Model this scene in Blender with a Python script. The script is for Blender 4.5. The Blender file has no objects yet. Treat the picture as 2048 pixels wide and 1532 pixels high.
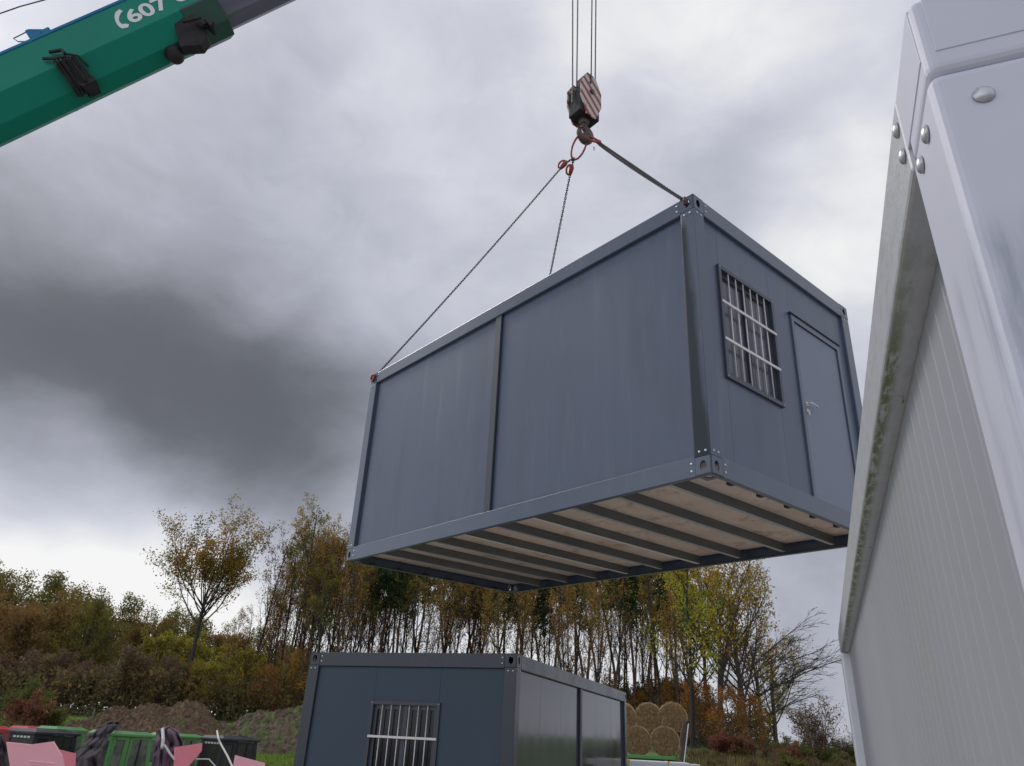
import bpy, bmesh, math, random
from mathutils import Vector, Matrix, noise
R = math.radians
random.seed(7)
scene = bpy.context.scene
COL = scene.collection
# ------------------------------------------------------------------ camera
FPX, PITCH, ROLL = 1467.9, 0.461, 0.053      # focal length in photo pixels, pitch, roll
CAM = Vector((0, 0, 1.6))
cp, sp, cr, sr = math.cos(PITCH), math.sin(PITCH), math.cos(ROLL), math.sin(ROLL)
_f = Vector((0, cp, sp)); _u0 = Vector((0, -sp, cp)); _r0 = Vector((1, 0, 0))
_r = cr*_r0 + sr*_u0; _u = -sr*_r0 + cr*_u0
camd = bpy.data.cameras.new('camera'); cam = bpy.data.objects.new('camera', camd); COL.objects.link(cam)
M = Matrix((( _r.x, _u.x, -_f.x, 0), (_r.y, _u.y, -_f.y, 0), (_r.z, _u.z, -_f.z, 0), (0, 0, 0, 1)))
cam.matrix_world = Matrix.Translation(CAM) @ M
camd.sensor_fit = 'HORIZONTAL'; camd.sensor_width = 36.0; camd.lens = 36.0*FPX/2048
camd.clip_start = 0.05; camd.clip_end = 3000
scene.camera = cam
scene.view_settings.view_transform = 'Standard'; scene.view_settings.look = 'None'
scene.view_settings.gamma = 1; scene.view_settings.exposure = 0.0
scene.render.resolution_x = 1024; scene.render.resolution_y = 766

def ray(px, py):
    d = _r*((px-1024)/FPX) - _u*((py-766)/FPX) + _f
    return d.normalized()
def hor_y(px):
    a, b = 1300, 1700
    for _ in range(30):
        m = (a+b)/2
        if ray(px, m).z > 0: a = m
        else: b = m
    return a
def at(px, py, D):                     # point on the sight line at horizontal distance D
    d = ray(px, py); return CAM + d*(D/math.hypot(d.x, d.y))

# ------------------------------------------------------------------ world: overcast sky
SUN_EL, SUN_AZ = R(42), R(316)         # soft light from behind left
world = bpy.data.worlds.new('World'); scene.world = world; world.use_nodes = True
nt = world.node_tree; nt.nodes.clear()
def N(t, **k):
    n = nt.nodes.new(t)
    for a, b in k.items(): setattr(n, a, b)
    return n
def L(a, b): nt.links.new(a, b)
def mth(op, a, b=None, c=None, clamp=False):
    n = N('ShaderNodeMath', operation=op, use_clamp=clamp)
    for i, v in enumerate((a, b, c)):
        if v is None: continue
        if isinstance(v, (int, float)): n.inputs[i].default_value = v
        else: L(v, n.inputs[i])
    return n.outputs[0]
tc = N('ShaderNodeTexCoord')
nz = N('ShaderNodeTexNoise'); nz.inputs['Scale'].default_value = 2.6; nz.inputs['Detail'].default_value = 3; nz.inputs['Roughness'].default_value = .5
L(tc.outputs['Generated'], nz.inputs['Vector'])
sb = N('ShaderNodeVectorMath', operation='SUBTRACT'); L(nz.outputs['Color'], sb.inputs[0]); sb.inputs[1].default_value = (.5, .5, .5)
sc_ = N('ShaderNodeVectorMath', operation='SCALE'); L(sb.outputs[0], sc_.inputs[0]); sc_.inputs['Scale'].default_value = .17
ad = N('ShaderNodeVectorMath', operation='ADD'); L(tc.outputs['Generated'], ad.inputs[0]); L(sc_.outputs[0], ad.inputs[1])
nrm = N('ShaderNodeVectorMath', operation='NORMALIZE'); L(ad.outputs[0], nrm.inputs[0])
# broad tones: direction (by the place in the sky), radius in degrees, change of tone
TONES = [((20,790),12,-.14),((280,850),10,-.13),((-350,720),18,-.10),((620,930),9,-.12),((470,860),9,-.08),((560,760),12,-.06),((720,860),10,-.06),((100,640),14,-.06),((330,640),16,-.08),((660,700),15,-.06),((250,380),18,-.03),
         ((230,1130),13,.20),((-50,1080),12,.16),((560,1140),9,.03),((120,0),12,.06),((450,60),11,-.02),((900,480),15,.04),((960,150),10,.04),
         ((1330,60),9,.07),((1560,120),9,.05),((1690,430),8,.11),((1350,330),7,-.05),((1480,350),6,-.06),
         ((1640,1230),10,-.10),((1900,1200),14,-.06),((1200,1250),12,.10),((820,1270),10,.10)]
acc = None
for (px, py), rad, amp in TONES:
    d = ray(px, py)
    dt = N('ShaderNodeVectorMath', operation='DOT_PRODUCT'); L(nrm.outputs[0], dt.inputs[0]); dt.inputs[1].default_value = d
    mr = N('ShaderNodeMapRange', interpolation_type='SMOOTHERSTEP')
    mr.inputs['From Min'].default_value = math.cos(R(rad*1.25)); mr.inputs['From Max'].default_value = 1.0
    mr.inputs['To Min'].default_value = 0; mr.inputs['To Max'].default_value = amp
    L(dt.outputs['Value'], mr.inputs['Value'])
    acc = mr.outputs[0] if acc is None else mth('ADD', acc, mr.outputs[0])
# added brightening of the unseen sky behind the camera, to light the containers
dt = N('ShaderNodeVectorMath', operation='DOT_PRODUCT'); L(tc.outputs['Generated'], dt.inputs[0])
SUND = Vector((math.sin(SUN_AZ)*math.cos(SUN_EL), math.cos(SUN_AZ)*math.cos(SUN_EL), math.sin(SUN_EL)))
dt.inputs[1].default_value = (math.sin(R(245))*math.cos(R(22)), math.cos(R(245))*math.cos(R(22)), math.sin(R(22)))
mr = N('ShaderNodeMapRange', interpolation_type='SMOOTHSTEP'); mr.inputs['From Min'].default_value = .30; mr.inputs['From Max'].default_value = 1
mr.inputs['To Min'].default_value = 0; mr.inputs['To Max'].default_value = .75
L(dt.outputs['Value'], mr.inputs['Value']); back = mr.outputs[0]
# cloud texture
def fbm(scale, det, rough, lo, hi, vec, stretch=(1, 1, 1.6)):
    mp = N('ShaderNodeMapping'); mp.inputs['Scale'].default_value = stretch; L(vec, mp.inputs['Vector'])
    n = N('ShaderNodeTexNoise'); n.inputs['Scale'].default_value = scale; n.inputs['Detail'].default_value = det
    n.inputs['Roughness'].default_value = rough; n.inputs['Distortion'].default_value = .3; L(mp.outputs[0], n.inputs['Vector'])
    m = N('ShaderNodeMapRange', interpolation_type='SMOOTHSTEP'); m.inputs['From Min'].default_value = .3; m.inputs['From Max'].default_value = .7
    m.inputs['To Min'].default_value = lo; m.inputs['To Max'].default_value = hi
    L(n.outputs['Fac'], m.inputs['Value']); return m.outputs[0]
tone = mth('ADD', acc, .812)
_dk = (Vector((math.sin(R(266))*math.cos(R(60)), math.cos(R(266))*math.cos(R(60)), math.sin(R(60)))))  # added dark patch of unseen sky, darkens what the hanging container's wall reflects
_dn = N('ShaderNodeVectorMath', operation='DOT_PRODUCT'); L(nrm.outputs[0], _dn.inputs[0]); _dn.inputs[1].default_value = _dk
_dm = N('ShaderNodeMapRange', interpolation_type='SMOOTHSTEP'); _dm.inputs['From Min'].default_value = math.cos(R(36)); _dm.inputs['From Max'].default_value = 1; _dm.inputs['To Min'].default_value = 0; _dm.inputs['To Max'].default_value = -.34; L(_dn.outputs['Value'], _dm.inputs['Value'])
tone = mth('ADD', tone, _dm.outputs[0])
tone = mth('ADD', tone, fbm(3.0, 6, .48, -.062, .055, nrm.outputs[0]))
tone = mth('ADD', tone, fbm(9.0, 8, .6, -.028, .028, nrm.outputs[0]))
tone = mth('SMOOTH_MAX', tone, .36, .12)
ramp = N('ShaderNodeValToRGB'); L(tone, ramp.inputs[0])
e = ramp.color_ramp.elements
def s2l(c): return tuple(((v/255)/12.92 if v/255 <= .04045 else ((v/255+.055)/1.055)**2.4) for v in c)
e[0].position = .30; e[0].color = (*s2l((78, 80, 88)), 1)
e[1].position = 1.0; e[1].color = (*s2l((247, 247, 246)), 1)
for p_, c_ in ((.42, (105, 108, 115)), (.55, (142, 145, 155)), (.70, (180, 183, 196)), (.85, (211, 214, 224))):
    k = e.new(p_); k.color = (*s2l(c_), 1)
bst = N('ShaderNodeVectorMath', operation='SCALE'); L(ramp.outputs[0], bst.inputs[0]); L(mth('ADD', back, 1.0), bst.inputs['Scale'])
sky = N('ShaderNodeTexSky', sky_type='NISHITA'); sky.sun_disc = False; sky.sun_elevation = SUN_EL; sky.sun_rotation = SUN_AZ
bg1 = N('ShaderNodeBackground'); L(sky.outputs[0], bg1.inputs[0]); bg1.inputs[1].default_value = .08
bg2 = N('ShaderNodeBackground'); L(bst.outputs[0], bg2.inputs[0]); bg2.inputs[1].default_value = 1.0
mxs = N('ShaderNodeMixShader'); mxs.inputs[0].default_value = .95
L(bg1.outputs[0], mxs.inputs[1]); L(bg2.outputs[0], mxs.inputs[2])
out = N('ShaderNodeOutputWorld'); L(mxs.outputs[0], out.inputs[0])
# ------------------------------------------------------------------ sun
sd = bpy.data.lights.new('sun', 'SUN'); sd.energy = 1.5; sd.angle = R(25); sd.color = (1, .96, .9)
so = bpy.data.objects.new('sun', sd); COL.objects.link(so)
so.rotation_euler = (-SUND).to_track_quat('-Z', 'Y').to_euler()

# ------------------------------------------------------------------ materials
MATS = {}
def material(name, color, rough=.6, metal=0, spec=.5, var=None, vscale=4, vstretch=(1,1,1), bump=0, bscale=60, bstretch=(1,1,1), rvar=0, extra=None, coord='Object', trans=0, coat=0):
    m = bpy.data.materials.new(name); m.use_nodes = True
    t = m.node_tree; b = t.nodes['Principled BSDF']
    b.inputs['Base Color'].default_value = (*color, 1); b.inputs['Roughness'].default_value = rough
    b.inputs['Metallic'].default_value = metal; b.inputs['Specular IOR Level'].default_value = spec
    if coat: b.inputs['Coat Weight'].default_value = coat; b.inputs['Coat Roughness'].default_value = .15
    tcn = t.nodes.new('ShaderNodeTexCoord')
    if var or rvar:
        mp = t.nodes.new('ShaderNodeMapping'); mp.inputs['Scale'].default_value = vstretch; t.links.new(tcn.outputs[coord], mp.inputs[0])
        n = t.nodes.new('ShaderNodeTexNoise'); n.inputs['Scale'].default_value = vscale; n.inputs['Detail'].default_value = 7; n.inputs['Roughness'].default_value = .6
        t.links.new(mp.outputs[0], n.inputs['Vector'])
        if var:
            r = t.nodes.new('ShaderNodeValToRGB'); t.links.new(n.outputs['Fac'], r.inputs[0])
            r.color_ramp.elements[0].position = .32; r.color_ramp.elements[1].position = .7
            r.color_ramp.elements[0].color = (*color, 1); r.color_ramp.elements[1].color = (*var, 1)
            t.links.new(r.outputs[0], b.inputs['Base Color'])
        if rvar:
            q = t.nodes.new('ShaderNodeMapRange'); q.inputs['From Min'].default_value = .3; q.inputs['From Max'].default_value = .7
            q.inputs['To Min'].default_value = rough-rvar; q.inputs['To Max'].default_value = rough+rvar
            t.links.new(n.outputs['Fac'], q.inputs['Value']); t.links.new(q.outputs[0], b.inputs['Roughness'])
    if bump:
        mp2 = t.nodes.new('ShaderNodeMapping'); mp2.inputs['Scale'].default_value = bstretch; t.links.new(tcn.outputs[coord], mp2.inputs[0])
        n2 = t.nodes.new('ShaderNodeTexNoise'); n2.inputs['Scale'].default_value = bscale; n2.inputs['Detail'].default_value = 4
        t.links.new(mp2.outputs[0], n2.inputs['Vector'])
        bp = t.nodes.new('ShaderNodeBump'); bp.inputs['Strength'].default_value = bump; bp.inputs['Distance'].default_value = .01
        t.links.new(n2.outputs['Fac'], bp.inputs['Height']); t.links.new(bp.outputs[0], b.inputs['Normal'])
    if extra: extra(m, t, b, tcn)
    MATS[name] = m; return m
def stain(col, scale, stretch, lo, hi, region=None, rough=None):
    """mix a stain colour over the base by a stretched noise; region = (axis, from, to) limits it along an object axis"""
    def f(m, t, b, tcn):
        mp = t.nodes.new('ShaderNodeMapping'); mp.inputs['Scale'].default_value = stretch; t.links.new(tcn.outputs['Object'], mp.inputs[0])
        n = t.nodes.new('ShaderNodeTexNoise'); n.inputs['Scale'].default_value = scale; n.inputs['Detail'].default_value = 8; n.inputs['Roughness'].default_value = .65
        t.links.new(mp.outputs[0], n.inputs['Vector'])
        q = t.nodes.new('ShaderNodeMapRange'); q.interpolation_type = 'SMOOTHSTEP'; q.inputs['From Min'].default_value = lo; q.inputs['From Max'].default_value = hi
        t.links.new(n.outputs['Fac'], q.inputs['Value']); fac = q.outputs[0]
        sx = t.nodes.new('ShaderNodeSeparateXYZ'); t.links.new(tcn.outputs['Object'], sx.inputs[0])
        for (ax, a, c) in (region or []):
            w = t.nodes.new('ShaderNodeMapRange'); w.interpolation_type = 'SMOOTHSTEP'; w.inputs['From Min'].default_value = a; w.inputs['From Max'].default_value = c
            t.links.new(sx.outputs[ax], w.inputs['Value'])
            mm = t.nodes.new('ShaderNodeMath'); mm.operation = 'MULTIPLY'; t.links.new(fac, mm.inputs[0]); t.links.new(w.outputs[0], mm.inputs[1]); fac = mm.outputs[0]
        mx = t.nodes.new('ShaderNodeMix'); mx.data_type = 'RGBA'
        if b.inputs['Base Color'].is_linked:
            src = b.inputs['Base Color'].links[0].from_socket; t.links.new(src, mx.inputs['A'])
        else: mx.inputs['A'].default_value = b.inputs['Base Color'].default_value
        mx.inputs['B'].default_value = (*col, 1); t.links.new(fac, mx.inputs['Factor']); t.links.new(mx.outputs['Result'], b.inputs['Base Color'])
        if rough is not None:
            mr_ = t.nodes.new('ShaderNodeMix'); mr_.data_type = 'FLOAT'; t.links.new(fac, mr_.inputs['Factor'])
            mr_.inputs['A'].default_value = b.inputs['Roughness'].default_value; mr_.inputs['B'].default_value = rough
            t.links.new(mr_.outputs['Result'], b.inputs['Roughness'])
    return f
def wet(m, t, b, tcn):
    mp = t.nodes.new('ShaderNodeMapping'); mp.inputs['Scale'].default_value = (3,9,1.6); t.links.new(tcn.outputs['Object'], mp.inputs[0])
    n = t.nodes.new('ShaderNodeTexNoise'); n.inputs['Scale'].default_value = 1.3; n.inputs['Detail'].default_value = 2.5; t.links.new(mp.outputs[0], n.inputs['Vector'])
    sx = t.nodes.new('ShaderNodeSeparateXYZ'); t.links.new(tcn.outputs['Object'], sx.inputs[0])
    def M_(op, a, b_):
        q = t.nodes.new('ShaderNodeMath'); q.operation = op
        for i, v in enumerate((a, b_)):
            if isinstance(v, (int, float)): q.inputs[i].default_value = v
            else: t.links.new(v, q.inputs[i])
        return q.outputs[0]
    def R_(v, a, b_):
        q = t.nodes.new('ShaderNodeMapRange'); q.interpolation_type = 'SMOOTHSTEP'; q.inputs['From Min'].default_value = a; q.inputs['From Max'].default_value = b_; t.links.new(v, q.inputs['Value']); return q.outputs[0]
    edge = M_('MULTIPLY_ADD', sx.outputs[2], -.055)                      # width of the wet run grows downwards
    q = edge.node; q.inputs[2].default_value = .165
    lim = M_('ADD', edge, M_('MULTIPLY', M_('SUBTRACT', n.outputs['Fac'], .5), .12))
    d = M_('ADD', sx.outputs[1], lim)                                     # y + lim > .16 is wet
    fac = M_('MULTIPLY', R_(d, .085, .185), M_('MULTIPLY', R_(sx.outputs[0], .012, .002), R_(sx.outputs[2], 2.60, 2.45)))
    mx = t.nodes.new('ShaderNodeMix'); mx.data_type = 'RGBA'; src = b.inputs['Base Color'].links[0].from_socket; t.links.new(src, mx.inputs['A'])
    mx.inputs['B'].default_value = (.026,.036,.046,1); t.links.new(fac, mx.inputs['Factor']); t.links.new(mx.outputs['Result'], b.inputs['Base Color'])
    mr_ = t.nodes.new('ShaderNodeMix'); mr_.data_type = 'FLOAT'; t.links.new(fac, mr_.inputs['Factor']); mr_.inputs['A'].default_value = .36; mr_.inputs['B'].default_value = .5
    t.links.new(mr_.outputs['Result'], b.inputs['Roughness'])
    ms_ = t.nodes.new('ShaderNodeMix'); ms_.data_type = 'FLOAT'; t.links.new(fac, ms_.inputs['Factor']); ms_.inputs['A'].default_value = .6; ms_.inputs['B'].default_value = .25
    t.links.new(ms_.outputs['Result'], b.inputs['Specular IOR Level'])
def chain_extra(*fs):
    def f(*a):
        for g in fs: g(*a)
    return f
mp_frame = material('anthracite_frame_paint', (.064,.086,.124), .26, spec=.7, var=(.074,.100,.152), vscale=2.2, bump=.06, bscale=260,
                    extra=stain((.12,.13,.145), 7, (1,1,.25), .55, .8))
mp_frame_wet = material('anthracite_wet_post_paint', (.064,.086,.124), .28, spec=.7, var=(.074,.100,.152), vscale=2.2, bump=.06, bscale=260,
                    extra=wet)
mp_panel = material('anthracite_wall_panel', (.064,.089,.141), .33, spec=.6, var=(.071,.097,.152), vscale=1.2, vstretch=(1,1,.3), bump=.10, bscale=420,
                    rvar=.05, extra=chain_extra(stain((.12,.14,.175), 7, (1,1,.10), .50, .85), stain((.052,.068,.10), 2.0, (1,1,.25), .50, .8)))
mp_panel_gloss = material('anthracite_wet_gloss_panel', (.050,.058,.068), .10, spec=.7, var=(.062,.07,.08), vscale=3, vstretch=(1,1,.1), bump=.05, bscale=7, bstretch=(1,1,.3), rvar=.05)
mp_panel_b = material('blue_anthracite_wall_panel', (.036,.062,.088), .5, spec=.4, var=(.041,.068,.096), vscale=1.2, vstretch=(1,1,.3), bump=.10, bscale=420)
mp_frame_b = material('wet_anthracite_frame_paint', (.030,.038,.050), .25, spec=.5, var=(.038,.048,.062), vscale=2.2, bump=.06, bscale=200, rvar=.08)
mp_trim = material('anthracite_trim', (.045,.055,.072), .38, bump=.05, bscale=200)
mp_door = material('grey_blue_door_leaf', (.16,.195,.265), .42, var=(.175,.21,.28), vscale=2, bump=.08, bscale=400)
mp_bolt = material('zinc_bolt', (.62,.64,.66), .35, metal=.7, var=(.45,.46,.48), vscale=40)
mp_zinc = material('galvanised_steel', (.36,.38,.38), .45, metal=.1, var=(.46,.48,.48), vscale=14, bump=.05)
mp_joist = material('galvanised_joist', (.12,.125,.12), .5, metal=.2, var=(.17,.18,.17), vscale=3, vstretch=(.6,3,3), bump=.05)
mp_flange_glint = material('flange_painted_glint', (.82,.85,.83), .4, metal=.0, var=(.65,.68,.66), vscale=2, vstretch=(.5,1,1))  # reflected light on two joist flanges, put into the base colour as near white
mp_steelbar = material('bare_steel_bar', (.60,.57,.55), .35, metal=.3, var=(.72,.70,.68), vscale=30)
mp_board = material('cement_floor_board', (.64,.52,.42), .8, var=(.80,.69,.58), vscale=1.3, bump=.1, bscale=50, extra=chain_extra(stain((.40,.29,.21), 3.5, (1,1,1), .52, .72), stain((.22,.17,.13), 9, (1,.6,1), .62, .72)))
mp_black = material('black_bitumen_edge', (.012,.013,.014), .6, bump=.2, bscale=40)
mp_inside = material('dark_interior', (.02,.022,.025), .8, bump=.05)
mp_glass = material('dark_window_glass', (.010,.012,.016), .08, spec=.35, rvar=.02)
mp_greyglass = material('grey_insulated_pane', (.085,.095,.12), .15, spec=.6, rvar=.03)
mp_white = material('white_powder_paint', (.58,.60,.68), .46, spec=.5, var=(.62,.64,.73), vscale=5, bump=.03, bscale=300,
                    extra=chain_extra(stain((.33,.35,.39), 3.0, (3,3,.7), .62, .80), stain((.12,.12,.11), 60, (1,1,1), .74, .78)))
mp_whitepost = material('white_post_paint', (.58,.60,.68), .46, spec=.5, var=(.62,.64,.73), vscale=5, bump=.03, bscale=300,
                    extra=chain_extra(stain((.25,.29,.36), 2.5, (3,3,.35), .40, .62, [(2,2.36,2.28),(1,.16,.08)]), stain((.12,.12,.11), 70, (1,1,1), .73, .77)))
mp_mossy = material('white_beam_paint_with_moss', (.46,.48,.50), .4, var=(.50,.52,.54), vscale=6, bump=.15, bscale=90,
                    extra=chain_extra(stain((.40,.42,.40), 6, (6,2,6), .45, .7), stain((.12,.16,.04), 11, (5,1.3,5), .36, .54, [(0,.002,.008),(0,.040,.016),(1,.25,.9)]),
                                      stain((.07,.065,.05), 34, (1,.35,1), .62, .70, [(0,.003,.008)])))
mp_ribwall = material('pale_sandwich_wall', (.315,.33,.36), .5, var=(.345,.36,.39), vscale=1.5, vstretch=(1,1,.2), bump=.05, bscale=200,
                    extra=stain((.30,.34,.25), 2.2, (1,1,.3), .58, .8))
mp_whiteflash = material('white_plastic_gutter', (.74,.76,.80), .35, var=(.70,.72,.75), vscale=3)
mp_green = material('crane_green_paint', (.010,.235,.165), .5, spec=.12, var=(.010,.20,.14), vscale=.8, bump=.03, bscale=60, extra=stain((.02,.06,.05), 2.5, (.3,1.5,1.5), .62, .8))
mp_bluerim = material('blue_rim_paint', (.01,.12,.30), .55, spec=.2, var=(.02,.2,.34), vscale=2)
mp_boomgrey = material('inner_boom_grey_paint', (.10,.11,.15), .45, var=(.15,.16,.21), vscale=1.6, vstretch=(.3,2,2), extra=stain((.20,.21,.25), 3, (.2,4,4), .5, .8))
mp_dkgreen = material('dark_green_collar', (.012,.085,.06), .5, var=(.02,.06,.05), vscale=4)
mp_dark = material('black_steel', (.012,.014,.022), .6, spec=.3, var=(.035,.03,.028), vscale=8, bump=.2, bscale=30)
mp_letter = material('white_lettering', (.72,.74,.74), .5, var=(.66,.68,.69), vscale=6)
mp_rope = material('wire_rope', (.05,.05,.055), .5, metal=.5, bump=.4, bscale=120, var=(.08,.08,.085), vscale=60)
mp_chain = material('chain_steel', (.035,.032,.032), .5, metal=.2, var=(.07,.06,.055), vscale=40)
mp_redsteel = material('red_painted_forging', (.36,.045,.035), .45, var=(.20,.035,.03), vscale=14, bump=.1)
mp_hook = material('worn_hook_steel', (.07,.055,.06), .5, metal=.4, var=(.15,.11,.10), vscale=9, bump=.2, bscale=30)
def stripes(m, t, b, tcn):
    sx = t.nodes.new('ShaderNodeSeparateXYZ'); t.links.new(tcn.outputs['Object'], sx.inputs[0])
    a = t.nodes.new('ShaderNodeMath'); a.operation = 'ADD'; t.links.new(sx.outputs[0], a.inputs[0]); t.links.new(sx.outputs[2], a.inputs[1])
    s = t.nodes.new('ShaderNodeMath'); s.operation = 'MULTIPLY'; t.links.new(a.outputs[0], s.inputs[0]); s.inputs[1].default_value = 4.6
    f = t.nodes.new('ShaderNodeMath'); f.operation = 'FRACT'; t.links.new(s.outputs[0], f.inputs[0])
    g = t.nodes.new('ShaderNodeMath'); g.operation = 'GREATER_THAN'; t.links.new(f.outputs[0], g.inputs[0]); g.inputs[1].default_value = .56
    mx = t.nodes.new('ShaderNodeMix'); mx.data_type = 'RGBA'; t.links.new(g.outputs[0], mx.inputs['Factor'])
    mx.inputs['A'].default_value = (.50,.50,.46,1); mx.inputs['B'].default_value = (.30,.045,.05,1); t.links.new(mx.outputs['Result'], b.inputs['Base Color'])
mp_stripe = material('red_white_stripe_paint', (.5,.5,.5), .5, bump=.15, bscale=30, extra=chain_extra(stripes, stain((.08,.07,.07), 7, (1,1,1), .56, .7)))
mp_earth = material('dug_earth', (.05,.032,.019), .95, var=(.19,.12,.07), vscale=8, bump=1, bscale=9, extra=stain((.09,.12,.03), 2.3, (1,1,1), .56, .70))
mp_earth2 = material('weedy_earth', (.04,.03,.02), .95, var=(.20,.15,.10), vscale=5, bump=1, bscale=9, extra=stain((.10,.15,.03), 2.6, (1,1,1), .50, .62))
def straw_rings(m, t, b, tcn):
    sx = t.nodes.new('ShaderNodeSeparateXYZ'); t.links.new(tcn.outputs['Object'], sx.inputs[0])
    cb = t.nodes.new('ShaderNodeCombineXYZ'); t.links.new(sx.outputs[0], cb.inputs[0]); t.links.new(sx.outputs[2], cb.inputs[2])
    ln = t.nodes.new('ShaderNodeVectorMath'); ln.operation = 'LENGTH'; t.links.new(cb.outputs[0], ln.inputs[0])
    w = t.nodes.new('ShaderNodeTexNoise'); w.inputs['Scale'].default_value = 7; w.inputs['Detail'].default_value = 5; t.links.new(tcn.outputs['Object'], w.inputs['Vector'])
    a = t.nodes.new('ShaderNodeMath'); a.operation = 'MULTIPLY_ADD'; t.links.new(w.outputs['Fac'], a.inputs[0]); a.inputs[1].default_value = .14; t.links.new(ln.outputs['Value'], a.inputs[2])
    q = t.nodes.new('ShaderNodeMapRange'); q.inputs['From Min'].default_value = .63; q.inputs['From Max'].default_value = .66; t.links.new(a.outputs[0], q.inputs['Value'])
    mx = t.nodes.new('ShaderNodeMix'); mx.data_type = 'RGBA'; t.links.new(b.inputs['Base Color'].links[0].from_socket, mx.inputs['A']); mx.inputs['B'].default_value = (.45,.31,.16,1)
    t.links.new(q.outputs[0], mx.inputs['Factor']); t.links.new(mx.outputs['Result'], b.inputs['Base Color'])
mp_straw = material('straw_bale', (.15,.09,.04), .9, var=(.38,.24,.115), vscale=9, vstretch=(1,3,1), bump=1.0, bscale=22, extra=chain_extra(stain((.10,.062,.03), 12, (1,1,1), .48, .64), straw_rings))
mp_pink = material('pink_foam_board', (.88,.42,.48), .75, var=(.90,.47,.53), vscale=2, bump=.1, bscale=40)
mp_pinkdk = material('deep_pink_foam_board', (.76,.22,.27), .75, var=(.80,.27,.32), vscale=2, bump=.1, bscale=40)
mp_tarpd = material('dark_mauve_tarp', (.032,.027,.034), .85, spec=.1, var=(.06,.05,.06), vscale=4, bump=.3, bscale=20)
mp_tarpm = material('mauve_tarp', (.10,.07,.095), .8, spec=.15, var=(.16,.115,.15), vscale=4, bump=.3, bscale=20)
mp_ugreen = material('cab_green_plastic', (.12,.30,.10), .6, spec=.3, var=(.11,.30,.10), vscale=2)
mp_ured = material('cab_red_plastic', (.55,.05,.07), .6, spec=.3, var=(.6,.07,.09), vscale=2)
mp_ublack = material('cab_black_plastic', (.022,.024,.03), .6, spec=.3, var=(.035,.038,.045), vscale=2)
mp_seal = material('black_rubber', (.012,.012,.013), .7, bump=.05)
mp_cabglass = material('cab_window_glass', (.05,.065,.06), .08, spec=.8, var=(.20,.21,.19), vscale=3)
mp_cabglassd = material('smoked_cab_glass', (.012,.015,.015), .1, spec=.5, var=(.03,.035,.035), vscale=3)
mp_strap = material('white_strap', (.60,.60,.58), .7, var=(.5,.5,.48), vscale=20)
mp_yellow = material('yellow_strap', (.75,.55,.05), .6, var=(.7,.5,.05), vscale=20)
mp_film = material('white_packing_film', (.75,.77,.80), .35, var=(.68,.70,.74), vscale=3, bump=.2, bscale=6)
mp_wood = material('weathered_wood', (.16,.13,.11), .85, var=(.23,.2,.17), vscale=6, vstretch=(1,1,.2), bump=.4, bscale=20)
mp_barkd = material('dark_wet_bark', (.030,.026,.024), .9, var=(.055,.047,.042), vscale=5, vstretch=(1,1,.3), bump=.5, bscale=12)
mp_barkg = material('grey_green_bark', (.060,.060,.040), .9, var=(.10,.095,.07), vscale=4, vstretch=(1,1,.3), bump=.5, bscale=12)
mp_barkb = material('brown_bark', (.065,.048,.038), .9, var=(.105,.08,.062), vscale=4, vstretch=(1,1,.3), bump=.5, bscale=12)
mp_barkp = material('reddish_pine_bark', (.17,.085,.055), .9, var=(.10,.062,.048), vscale=3, vstretch=(1,1,.3), bump=.5, bscale=12)
def leafmat():
    m = bpy.data.materials.new('autumn_leaf'); m.use_nodes = True; t = m.node_tree; t.nodes.clear()
    at_ = t.nodes.new('ShaderNodeVertexColor'); at_.layer_name = 'hue'
    oi = t.nodes.new('ShaderNodeObjectInfo')
    hs = t.nodes.new('ShaderNodeHueSaturation')
    mr1 = t.nodes.new('ShaderNodeMapRange'); mr1.inputs['To Min'].default_value = .485; mr1.inputs['To Max'].default_value = .515; t.links.new(oi.outputs['Random'], mr1.inputs['Value'])
    t.links.new(mr1.outputs[0], hs.inputs['Hue']); t.links.new(at_.outputs[0], hs.inputs['Color'])
    d = t.nodes.new('ShaderNodeBsdfDiffuse'); tr = t.nodes.new('ShaderNodeBsdfTranslucent'); mx = t.nodes.new('ShaderNodeMixShader'); mx.inputs[0].default_value = .4
    o = t.nodes.new('ShaderNodeOutputMaterial')
    t.links.new(hs.outputs[0], d.inputs[0]); t.links.new(hs.outputs[0], tr.inputs[0]); t.links.new(d.outputs[0], mx.inputs[1]); t.links.new(tr.outputs[0], mx.inputs[2]); t.links.new(mx.outputs[0], o.inputs[0])
    return m
mp_leaf = leafmat()

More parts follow.
